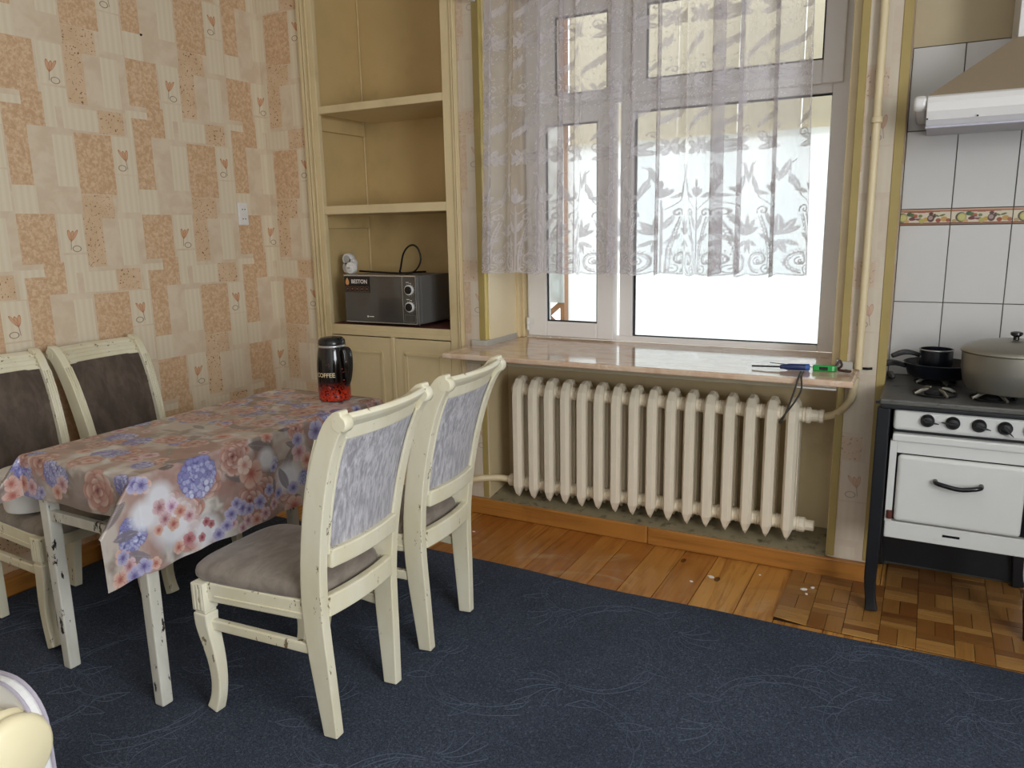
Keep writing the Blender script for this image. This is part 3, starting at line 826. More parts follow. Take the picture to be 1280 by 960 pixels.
for z in (1.226, 1.135):
    b.box(-2.466, -2.448, my0 - .0002, my0 + .001, z, z + .003); b.box(-2.444, -2.432, my0 - .0002, my0 + .001, z - .004, z - .002)
obj('dial_marks', b, M_WHITEP, mp)
st_ = obj('sticker', MB().box(-2.886, -2.708, my0 - .0008, my0, 1.167, 1.254), simple('black_label', '15100E', .4), mic)
tx = text_mb('BESTON', .030, .0003, .0006)
tx.xform(Matrix.Translation((-2.838, my0 - .0012, 1.2175)) @ Matrix.Rotation(PI / 2, 4, 'X')); obj('lettering', tx, M_WHITEP, st_)
b = MB(); R = []
for zz, r_ in ((1.207, .003), (1.212, .010), (1.222, .0125), (1.232, .010), (1.241, .005), (1.247, .001)):
    R.append((zz, r_))
b.prism([(-2.866 + r_, zz) for zz, r_ in R] + [(-2.866 - r_, zz) for zz, r_ in reversed(R)], my0 - .0014, my0 - .0007, 'xz')
obj('flame_emblem', b, simple('orange_ink', 'E0A36A', .5), st_)
b = MB()
for k in range(5):
    x = -2.880 + k * .034; frame4(b, x, x + .027, 1.172, 1.200, .0015, .0015, .0015, .0015, my0 - .0013, my0 - .0007)
    if k in (0, 3): b.box(x + .009, x + .018, my0 - .0013, my0 - .0007, 1.183, 1.191)
    else: b.lathe([(.005, -.0013), (.005, -.0007)], (x + .0135, my0, 1.187), 10, 'y')
obj('pictograms', b, simple('dim_copper_ink', '8F6A58', .5), st_)
b = MB(); b.lathe([(.0055, -.0006), (.0055, 0)], (-2.733, my0, 1.036), 12, 'y'); b.box(-2.724, -2.692, my0 - .0006, my0, 1.034, 1.038); obj('small_logo', b, M_WHITEP, mdoor)
b = MB(); b.tube([(-2.880, 3.50, 1.277), (-2.74, 3.50, 1.272), (-2.62, 3.50, 1.2675), (-2.55, 3.50, 1.2665), (-2.49, 3.50, 1.284), (-2.454, 3.50, 1.335), (-2.462, 3.50, 1.392), (-2.493, 3.50, 1.420), (-2.533, 3.50, 1.412), (-2.568, 3.50, 1.372), (-2.594, 3.51, 1.305), (-2.604, 3.52, 1.268), (-2.58, 3.62, 1.267), (-2.55, 3.685, 1.266)], .0052, 8, smooth=6)
obj('power_cord', b, M_BLACK, mic, smooth=True)
spl = thing('socket_splitter', 'small white three way plug splitter lying on top of the microwave', 'adapter', (-2.93, 3.48, 1.262))
b = MB()
for cx, cz in ((-2.948, 1.337), (-2.950, 1.290), (-2.93, 1.312)): b.lathe([(.030, -.02), (.033, -.016), (.033, .016), (.030, .02)], (cx + .0, 3.49, cz), 24, 'y')
b.xform(Matrix.Translation((.002, 0, .008))); obj('body', b, M_WHITEP, spl, smooth=True)
b = MB(); b.lathe([(.031, 0), (.034, .004), (.034, .022), (.030, .026)], (-2.895, 3.435, 1.298), 24, 'y'); b.lathe([(.016, -.012), (.020, 0)], (-2.895, 3.435, 1.298), 20, 'y'); obj('plug', b, M_WHITEP, spl, smooth=True)
b = MB(); b.lathe([(.022, -.0004), (.022, .002)], (-2.946, 3.4695, 1.345), 20, 'y'); b.box(-2.905, -2.885, 3.4225, 3.4235, 1.292, 1.304); obj('socket_faces', b, simple('grey_plastic', 'B5B2AE', .4), spl)

# wall outlet
ou = thing('wall_outlet', 'white double wall outlet on the patterned left wall', 'outlet', (XL, 3.155, 1.60))
b = MB(); b.box(XL, XL + .012, 3.125, 3.195, 1.545, 1.668); obj('faceplate', b, M_WHITEP, ou, bevel=.006)
for z in (1.632, 1.580):
    b = MB(); b.lathe([(.021, .0115), (.024, .0135), (.022, .0145), (.0205, .0125)], (XL, 3.16, z), 24, 'x'); so = obj('socket', b, M_WHITEP, ou, smooth=True)
    b = MB()
    for dy in (-.009, .009): b.lathe([(.003, .0126), (.003, .0148)], (XL, 3.16 + dy, z), 10, 'x')
    obj('pin_holes', b, M_BLACK, so)
tag(obj('nail', MB().lathe([(.006, 0), (.004, .006)], (XL, 2.63, 2.44), 10, 'x'), M_BLACK), 'small dark nail head in the patterned wallpaper high on the left wall', 'nail')

# ------------------------------------------------------------------ stove
sv = thing('gas_stove', 'old white enamel gas stove with black legs standing against the tiles', 'stove', (.14, 3.33, 0))
SX0, SX1 = -.128, .425
obj('cooktop', MB().box(SX0, SX1, 3.072, 3.605, .838, .860), M_COOKTOP, sv, bevel=.006)
obj('top_rim', MB().box(SX0 + .004, SX1 - .004, 3.078, 3.60, .822, .838), M_STOVEBLK, sv, bevel=.004)
b = MB(); b.box(-.076, SX1 - .05, 3.125, 3.58, .320, .822); obj('oven_box', b, M_STOVEBLK, sv)
b = MB(); b.box(-.10, SX1 - .02, 3.588, 3.596, .02, .83); obj('shade_sheet', b, M_STOVEBLK, sv)  # added black sheet, stands in for the shade under the stove
for x in (-.112, SX1 - .016):
    for yy, s_ in ((3.105, -1), (3.57, 1)):
        b = MB(); b.sweep([(x, yy, .825), (x, yy, .30), (x - .002, yy, .14), (x + .004 , yy + .004 * s_, .06), (x + .010, yy + .008 * s_, .0115)], [(.045, .04), (.045, .04), (.042, .04), (.038, .036), (.046, .04)], (1, 0, 0), smooth=3)
        obj('leg', b, M_STOVEBLK, sv, bevel=.005)
b = MB(); b.box(-.140, -.128, 3.068, 3.085, .842, .852); obj('corner_lug', b, M_STOVEBLK, sv)
obj('control_panel', MB().box(-.078, SX1 - .035, 3.095, 3.125, .742, .822), M_ENAMEL, sv, bevel=.014, seg=4)
obj('front_strip', MB().box(-.076, SX1 - .035, 3.088, 3.125, .700, .730), M_ENAMEL, sv, bevel=.006)
b = MB(); frame4(b, -.082, SX1 - .032, .382, .700, .024, .024, .004, .045, 3.098, 3.125); obj('oven_frame', b, M_ENAMEL, sv, bevel=.006)
d = obj('oven_door', MB().box(-.052, .352, 3.086, 3.118, .392, .650), M_ENAMEL, sv, bevel=.014, seg=4)
b = MB(); b.tube([(.075, 3.086, .566), (.078, 3.062, .566), (.10, 3.052, .563), (.15, 3.048, .556), (.195, 3.052, .562), (.216, 3.062, .566), (.219, 3.086, .567)], .0085, 10, smooth=4); obj('handle', b, M_BLACK, d, smooth=True)
obj('lower_apron', MB().box(-.08, SX1 - .04, 3.10, 3.125, .318, .384), M_ENAMEL, sv, bevel=.004)
b = MB(); b.box(.115, .17, 3.097, 3.101, .352, .360); obj('slot', b, M_BLACK, sv)
b = MB(); b.lathe([(.010, 0), (.010, .03)], (-.066, 3.092, .398), 10); obj('hinge', b, M_RED, sv)
for k, (x, z) in enumerate([(.033, .788), (.113, .787), (.194, .786), (.272, .785), (.350, .784)]):
    b = MB(); b.lathe([(.023, 0), (.023, -.010), (.019, -.014), (.016, -.022), (.010, -.024)], (x, 3.095, z), 20, 'y')
    kn = obj('knob', b, M_IRON, sv, smooth=True)
    ang = [.15, .1, .25, .75, .2][k]; L = .038
    b = MB(); dx, dz = math.cos(-ang), math.sin(-ang)
    sg = -1 if k == 1 else 1
    b.prism([(x - sg * .012 * dx + .006 * dz, z - sg * .012 * dz - .006 * dx), (x + sg * L * dx, z + sg * L * dz), (x - sg * .012 * dx - .006 * dz, z - sg * .012 * dz + .006 * dx)], 3.062, 3.080, 'xz')
    obj('pointer', b, M_IRON, kn, bevel=.002)
for (x, y) in ((.050, 3.225), (.235, 3.215), (.05, 3.46), (.24, 3.46)):
    b = MB(); b.lathe([(.072, .8605), (.076, .868), (.070, .868), (.068, .8615)], (x, y, 0), 32, cap=False)
    b.lathe([(.036, .8602), (.038, .870), (.030, .876), (.010, .878)], (x, y, 0), 24)
    bu = obj('burner', b, M_IRON, sv, smooth=True)
    for q in range(4):
        a = q * PI / 2 + .55; c_, s_ = math.cos(a), math.sin(a)
        b = MB(); b.sweep([(x + .078 * c_, y + .078 * s_, .866), (x + .055 * c_, y + .055 * s_, .878), (x + .026 * c_, y + .026 * s_, .884)], [(.009, .010), (.009, .012), (.006, .006)], (-s_, c_, 0))
        obj('grate_finger', b, M_ALU, bu, bevel=.002)

# pots
pan = thing('frying_pan', 'black frying pan on the rear left burner with its handle pointing left', 'frying pan', (.060, 3.472, .884))
b = MB(); b.lathe([(.06, .886), (.098, .886), (.112, .896), (.126, .938), (.130, .943), (.127, .944), (.110, .90), (.096, .891), (.02, .890)], (.060, 3.472, 0), 44); obj('body', b, M_PANBLK, pan, smooth=True)
b = MB(); b.sweep([(-.058, 3.447, .925), (-.085, 3.437, .936), (-.115, 3.422, .940), (-.150, 3.400, .930)], [(.026, .016), (.032, .020), (.034, .022), (.022, .016)], (.45, -1, 0), smooth=4); obj('handle', b, M_BLACK, pan, bevel=.005)
sp = thing('saucepan', 'small dark blue saucepan standing inside the frying pan', 'saucepan', (.042, 3.45, .891))
b = MB(); b.lathe([(.04, .8915), (.058, .8915), (.060, .90), (.060, .995), (.062, .9965), (.0585, .997), (.0575, .90), (.05, .896)], (.046, 3.468, 0), 40); obj('body', b, M_PANBLK, sp, smooth=True)
b = MB(); b.lathe([(.0602, .992), (.0628, .9955), (.0625, .998), (.0588, .998)], (.046, 3.468, 0), 40, cap=False); obj('rim', b, M_SILVER, sp, smooth=True)
b = MB(); b.sweep([(-.010, 3.443, .972), (-.037, 3.433, .982), (-.070, 3.423, .985), (-.112, 3.408, .968)], [(.022, .016), (.026, .018), (.028, .020), (.020, .016)], (.35, -1, 0), smooth=4); obj('handle', b, M_BLACK, sp, bevel=.005)
b = MB(); b.sweep([(-.018, 3.437, .973), (-.006, 3.448, .973)], [(.014, .010)] * 2, (0, 0, 1)); obj('ferrule', b, M_SILVER, sp)
pt = thing('stock_pot', 'large dull aluminium pot with lid on the right side of the stove', 'pot', (.292, 3.262, .888))
cx, cy_ = .292, 3.262
b = MB(); b.lathe([(.06, .8890), (.128, .8890), (.142, .892), (.157, .918), (.166, .970), (.167, 1.030), (.164, 1.030), (.155, .94), (.12, .90)], (cx, cy_, 0), 56); obj('body', b, M_ALU, pt, smooth=True)
b = MB(); b.lathe([(.170, 1.028), (.1735, 1.033), (.171, 1.040), (.155, 1.050), (.12, 1.063), (.07, 1.072), (.02, 1.075)], (cx, cy_, 0), 56); lid = obj('lid', b, M_ALU, pt, smooth=True)
b = MB(); b.lathe([(.010, 1.074), (.009, 1.085), (.016, 1.089), (.020, 1.094), (.019, 1.101), (.010, 1.104)], (cx - .002, cy_, 0), 20); obj('knob', b, M_BLACK, lid, smooth=True)
for s_ in (-1, 1):
    b = MB(); b.tube([(cx + s_ * .05 - .02, cy_ - s_ * .165 * .0 - .158, 1.0), (cx + s_ * .05, cy_ - .185, 1.0), (cx + s_ * .05 + .02, cy_ - .155, 1.0)], .006, 8)
dark_th = thing('oven_lighter', 'black gas lighter handle behind the left rear corner of the stove', 'lighter', (-.105, 3.5, .86))
b = MB(); b.sweep([(-.118, 3.53, .876), (-.105, 3.47, .876), (-.100, 3.43, .876)], [(.022, .022), (.020, .022), (.010, .012)], (0, 0, 1)); obj('grip', b, M_BLACK, dark_th, bevel=.004)

# ------------------------------------------------------------------ range hood
hd = thing('range_hood', 'white and beige pyramid range hood on the tiles above the stove', 'range hood', (.2, 3.4, 1.8))
HX0, HX1, HY = -.085, .56, 3.16
b = MB(); b.rings([[(HX0 + .03, HY + .02, 1.925), (HX1 - .03, HY + .02, 1.925), (HX1 - .03, YT - .006, 1.925), (HX0 + .03, YT - .006, 1.925)],
                   [(.195, 3.28, 2.105), (.50, 3.28, 2.105), (.50, YT - .006, 2.105), (.195, YT - .006, 2.105)]]); obj('canopy', b, M_HOODB, hd)
b = MB(); b.box(.20, .495, 3.285, YT - .006, 2.105, ZC - .002); obj('chimney', b, M_HOOD, hd, bevel=.003)
prof = [(HY + .030, 1.822), (HY + .004, 1.842), (HY - .006, 1.870), (HY - .004, 1.900), (HY + .006, 1.918), (HY + .026, 1.928), (HY + .05, 1.928), (HY + .05, 1.822)]
b = MB(); b.prism(prof, HX0 + .03, HX1 - .03, 'yz'); obj('front_lip', b, M_HOOD, hd, bevel=.002)
b = MB(); b.prism([(HY + .02, 1.875), (HY + .004, 1.89), (HY + .006, 1.918), (HY + .03, 1.928), (YT - .006, 1.928), (YT - .006, 1.875)], HX0 - .012, HX0 + .0295, 'yz'); obj('end_cap', b, M_HOOD, hd, bevel=.012, seg=3)
b = MB(); b.box(HX0 + .03, HX1 - .03, HY + .05, YT - .006, 1.83, 1.925); obj('underside', b, simple('hood_grey', 'BEBBC4', .4), hd)
b = MB(); b.box(HX0 + .03, HX1 - .03, HY + .002, HY + .03, 1.815, 1.8215); obj('visor', b, simple('visor_lilac', 'B9B6C6', .3), hd)
b = MB()
for x in (HX0 + .034, .10): b.lathe([(.003, 0), (.003, .004)], (x, HY - .006, 1.845), 8, 'y')
obj('screws', b, M_STOVEBLK, hd)

# ------------------------------------------------------------------ tools on the sill
zs = .912
sd = thing('screwdriver', 'screwdriver with dark blue handle lying on the right end of the windowsill', 'screwdriver', (-.48, 3.22, zs))
b = MB(); b.lathe([(.0035, .0), (.0035, .11)], (0, 0, 0), 10); b.xform(Matrix.Translation((-.512, 3.235, zs + .014)) @ Matrix.Rotation(math.radians(-92), 4, 'Y') @ Matrix.Rotation(0, 4, 'Z'))
obj('shaft', b, M_STOVEBLK, sd, smooth=True)
b = MB(); b.lathe([(.004, 0), (.009, .004), (.010, .02), (.014, .035), (.014, .10), (.013, .108), (.007, .112)], (0, 0, 0), 12); b.xform(Matrix.Translation((-.512, 3.235, zs + .0145)) @ Matrix.Rotation(math.radians(12), 4, 'Z') @ Matrix.Rotation(math.radians(90), 4, 'Y')); 
obj('handle', b, simple('dark_blue_plastic', '20305E', .3), sd, smooth=True)
b = MB(); b.lathe([(.0142, .098), (.0145, .112), (.008, .116)], (0, 0, 0), 12); b.xform(Matrix.Translation((-.512, 3.235, zs + .0147)) @ Matrix.Rotation(math.radians(12), 4, 'Z') @ Matrix.Rotation(math.radians(90), 4, 'Y')); obj('cap', b, simple('bright_blue_plastic', '3A62A8', .35), sd, smooth=True)
vt = thing('voltage_tester', 'green tester with dark lead lying beside the blue screwdriver', 'tester', (-.36, 3.28, zs))
M_GRN = simple('green_plastic', '1F9A45', .35)
R_ = Matrix.Translation((-.345, 3.279, zs + .0125)) @ Matrix.Rotation(math.radians(4), 4, 'Z')
b = MB(); b.box(-.045, .045, -.012, .012, -.012, .012); b.xform(R_); obj('body', b, M_GRN, vt, bevel=.004)
b = MB(); b.box(-.020, .012, -.0126, -.0115, -.007, .006); b.xform(R_); obj('window', b, M_BLACK, vt)
b = MB(); b.box(.028, .036, -.0126, -.0115, -.009, .009); b.xform(R_); obj('clip', b, simple('pale_green', '8FCF9A', .4), vt)
b = MB(); b.tube([(-.39, 3.276, zs + .014), (-.46, 3.282, zs + .016), (-.535, 3.288, zs + .018), (-.56, 3.288, zs + .02)], .0016, 6); obj('probe', b, M_STOVEBLK, vt)
b = MB(); b.tube([(-.308, 3.278, zs + .012), (-.300, 3.282, zs + .030), (-.290, 3.288, zs + .044), (-.283, 3.285, zs + .025), (-.292, 3.262, zs + .012), (-.262, 3.25, zs + .010), (-.248, 3.258, zs + .009), (-.268, 3.275, zs + .008)], .005, 8, smooth=4); obj('lead', b, simple('brown_lead', '3A2420', .5), vt, smooth=True)
cl_ = MB(); cl_.tube([(-.425, 3.20, zs + .006), (-.420, 3.12, zs + .008), (-.418, 3.076, zs - .004), (-.43, 3.068, zs - .06), (-.463, 3.072, .75), (-.478, 3.08, .733), (-.462, 3.075, .76), (-.424, 3.066, .82), (-.402, 3.068, .87), (-.405, 3.076, zs + .003), (-.412, 3.12, zs + .007), (-.415, 3.2, zs + .006)], .0035, 8, smooth=5)
tag(obj('cord_loop', cl_, simple('dark_cord', '3A3630', .6), smooth=True), 'thin dark cord loop hanging over the front edge of the windowsill', 'cord')

# ------------------------------------------------------------------ chairs
def sp_pt(z):  # stile centre line, f over z
    zs_ = [0, .1, .2, .3, .4, .5, .6, .7, .78, .86, .93, .975, 1.000, 1.006]
    fs_ = [-.206, -.200, -.194, -.188, -.186, -.192, -.205, -.224, -.244, -.268, -.297, -.322, -.346, -.362]
    return float(np.interp(z, zs_, fs_)), zs_, fs_
def make_chair(label):
    t = thing('dining_chair', label, 'chair', (0, 0, 0), 'matching cream dining chairs')
    _, Zs, Fs = sp_pt(0)
    yc = lambda z, s: s * (.153 + .044 * z)
    for s in (-1, 1):
        dep = [.050, .058, .066, .072, .074, .074, .072, .070, .068, .066, .062, .060, .056, .046]
        b = MB(); b.sweep([(f, yc(z, s), z * .996 + .004) for z, f in zip(Zs, Fs)], [(.034, d) for d in dep], (0, 1, 0), smooth=2)
        po = obj('rear_post', b, M_CHAIR, t, bevel=.006)
        b = MB()   # grooves raised on the front of the post, upper half
        for dy in (-.011, 0, .011):
            b.sweep([(sp_pt(z)[0] + .034, yc(z, s) + dy, z + .010) for z in (.56, .62, .7, .78, .86, .93)], [(.0055, .006)] * 6, (0, 1, 0))
        b.lathe([(.022, -.0175), (.026, -.013), (.026, .013), (.022, .0175)], (-.350, yc(1.0, s), .994), 20, 'y')
        obj('reeding', b, M_CHAIR, po, smooth=True)
    def bow(y): return -.030 * (1 - (y / .19) ** 2)
    ys = [-.178 + .356 * i / 12 for i in range(13)]
    # crest rail: profile rings along y
    R = []; R2 = []
    for y in ys:
        o_ = bow(y)
        R.append([(-.283 + o_, y, .935), (-.303 + o_, y, .985), (-.326 + o_, y, 1.008), (-.354 + o_, y, 1.019), (-.366 + o_, y, 1.008), (-.355 + o_, y, .994), (-.334 + o_, y, .975), (-.317 + o_, y, .935)])
    b = MB(); b.rings(R); cr = obj('crest_rail', b, M_CHAIR, t, bevel=.004)
    b = MB()
    for (df, dz) in ((-.284, .950), (-.292, .968), (-.300, .985), (-.312, 1.000)):
        b.sweep([(df + bow(y), y, dz) for y in ys], [(.005, .006)] * 13, (0, 0, 1))
    obj('reeding', b, M_CHAIR, cr)
    # upholstered panel
    zz = [.585 + (.945 - .585) * k / 10 for k in range(11)]
    for nm, dn, m in (('back_upholstery', .016, M_FFRONT), ('back_cover', -.020, M_FBACK)):
        rows_ = []
        for z in zz:
            rows_.append([(sp_pt(z)[0] + dn + bow(y) * (.75) + (.010 * math.cos(y / .17 * PI / 2) * (1 if dn > 0 else -.4)), y, z + .006) for y in [q * (yc(z, 1) - .010) / .178 for q in ys]])
        b = MB(); b.grid(rows_)
        inner = [[(p[0] - (.014 if dn > 0 else -.014), p[1], p[2]) for p in r] for r in rows_]
        b.grid(inner); 
        obj(nm, b, m, t, smooth='all')
    for s in (-1, 1):   # thin inner bead beside the cloth, rear side
        b = MB(); b.sweep([(sp_pt(z)[0] - .026 + bow(.15) * .6, s * (yc(z, 1) - .022), z + .006) for z in zz], [(.010, .010)] * 11, (0, 1, 0)); obj('inner_bead', b, M_CHAIR, t, bevel=.003)
    b = MB(); b.rings([[(-.205 + bow(y) * .8, y * .97, .548), (-.212 + bow(y) * .8, y * .97, .606), (-.246 + bow(y) * .8, y * .97, .606), (-.240 + bow(y) * .8, y * .97, .548)] for y in [q * .162 / .178 for q in ys]]); obj('lower_rail', b, M_CHAIR, t, bevel=.005)
    # seat
    def hw(f): return .176 + (f + .2) * .085
    out = []
    N = 64
    for k in range(N):
        a = 2 * PI * k / N; c_, s_ = math.cos(a), math.sin(a)
        e = .36
        u = math.copysign(abs(c_) ** e, c_); v = math.copysign(abs(s_) ** e, s_)
        f = .052 + u * .245
        f += .012 * (1 - v * v) if u > 0 else 0
        out.append((f, v * hw(f)))
    cxy = (.05, 0)
    R = []
    for sc_, z in ((.975, .438), (.998, .446), (1.0, .456), (.985, .468), (.94, .479), (.82, .488), (.6, .494), (.3, .497), (.05, .498)):
        R.append([(cxy[0] + (x - cxy[0]) * sc_, y * sc_, z) for x, y in out])
    b = MB(); b.rings(R); obj('seat', b, M_FSEAT, t, smooth='all')
    for s in (-1, 1):
        b = MB(); b.sweep([(-.19, s * .163, .408), (.215, s * .197, .408)], [(.026, .064)] * 2, (0, 1, 0)); rl = obj('seat_rail', b, M_CHAIR, t, bevel=.005)
        b = MB(); b.sweep([(-.15, s * .180, .397), (.18, s * .208, .397)], [(.005, .007)] * 2, (0, 1, 0)); obj('bead', b, M_CHAIR, rl, bevel=.002)
        b = MB(); b.sweep([(.232, s * .199, .438), (.232, s * .199, .345)], [(.054, .054)] * 2, (0, 1, 0)); 
        b.sweep([(.231, s * .199, .346), (.231, s * .199, .336)], [(.046, .046)] * 2, (0, 1, 0))
        b.sweep([(.232, s * .199, .337), (.232, s * .199, .30), (.222, s * .198, .25), (.208, s * .197, .18), (.204, s * .197, .11), (.212, s * .198, .05), (.228, s * .200, .004)], [(.052, .054), (.050, .054), (.047, .050), (.042, .042), (.038, .038), (.037, .038), (.040, .042)], (0, 1, 0), smooth=3)
        lg = obj('front_leg', b, M_CHAIR, t, bevel=.005)
        b = MB()
        for d_ in (-.014, 0, .014):
            b.box(.2585, .2605, s * .199 + d_ - .004, s * .199 + d_ + .004, .352, .432); b.box(.232 + d_ - .004, .232 + d_ + .004, s * .226 - .0015, s * .226 + .0015, .352, .432)
        obj('fluting', b, M_CHAIR, lg, bevel=.0008)
        b = MB(); b.sweep([(-.19, s * .165, .285), (.215, s * .194, .295)], [(.022, .034)] * 2, (0, 1, 0)); obj('stretcher', b, M_CHAIR, t, bevel=.005)
    b = MB(); b.sweep([(.232, -.175, .408), (.238, 0, .408), (.232, .175, .408)], [(.026, .064)] * 3, (1, 0, 0)); obj('seat_rail', b, M_CHAIR, t, bevel=.005)
    b = MB(); b.sweep([(-.205 + bow(y) * .7, y, .425) for y in [q * .155 / .178 for q in ys]], [(.028, .066)] * 13, (1, 0, 0)); obj('seat_rail', b, M_CHAIR, t, bevel=.005)
    return t
ch = make_chair('cream dining chair with lilac-grey back nearest the camera, right of the table')
ch.location = (-1.682, 1.690, .0145); ch.rotation_euler = (0, 0, PI + math.radians(2))
for loc, rz, lab in (((-1.712, 2.212, .0145), PI + math.radians(4), 'cream dining chair with lilac-grey back, nearer the window, right of the table'),
                     ((-2.965, 1.670, .0145), math.radians(0), 'cream dining chair with dark back against the left wall, cut off by the frame'),
                     ((-2.955, 2.150, .0145), math.radians(3), 'cream dining chair with dark back against the left wall, nearer the cupboard')):
    c = dup(ch); c.location = loc; c.rotation_euler = (0, 0, rz); c['label'] = lab

# white lidded tub on the left chair
tub = thing('white_tub', 'round white plastic tub on the left chair, half hidden by the tablecloth', 'tub', (-2.885, 1.545, .5145))
b = MB(); b.lathe([(.080, .5150), (.088, .518), (.092, .53), (.098, .640), (.101, .645), (.101, .655), (.092, .655)], (-2.885, 1.545, 0), 48); obj('body', b, M_WHITEP, tub, smooth=True)
b = MB(); b.lathe([(.103, .650), (.103, .662), (.07, .668), (.02, .668)], (-2.885, 1.545, 0), 48); obj('lid', b, M_WHITEP, tub, smooth=True)

# ------------------------------------------------------------------ table and oilcloth
TX0, TX1, TY0, TY1, TZ = -2.61, -2.050, 1.390, 2.560, .792
tb = thing('dining_table', 'narrow dining table on chipped white legs under a floral oilcloth', 'table', ((TX0 + TX1) / 2, (TY0 + TY1) / 2, 0))
obj('tabletop', MB().box(TX0, TX1, TY0, TY1, TZ - .022, TZ), M_TAB, tb, bevel=.004)
for x in (TX0 + .045, TX1 - .030):
    for y in (TY0 + .035, TY1 - .035):
        b = MB(); b.sweep([(x, y, TZ - .022), (x, y, .0125)], [(.046, .046), (.040, .040)], (1, 0, 0)); obj('leg', b, M_TLEG, tb, bevel=.005)
for y in (TY0 + .03, TY1 - .03): obj('apron', MB().box(TX0 + .06, TX1 - .05, y - .011, y + .011, .565, .60), M_TLEG, tb, bevel=.003)
for x in (TX0 + .04, TX1 - .03): obj('apron', MB().box(x - .010, x + .010, TY0 + .06, TY1 - .06, .70, TZ - .022), M_TLEG, tb, bevel=.003)

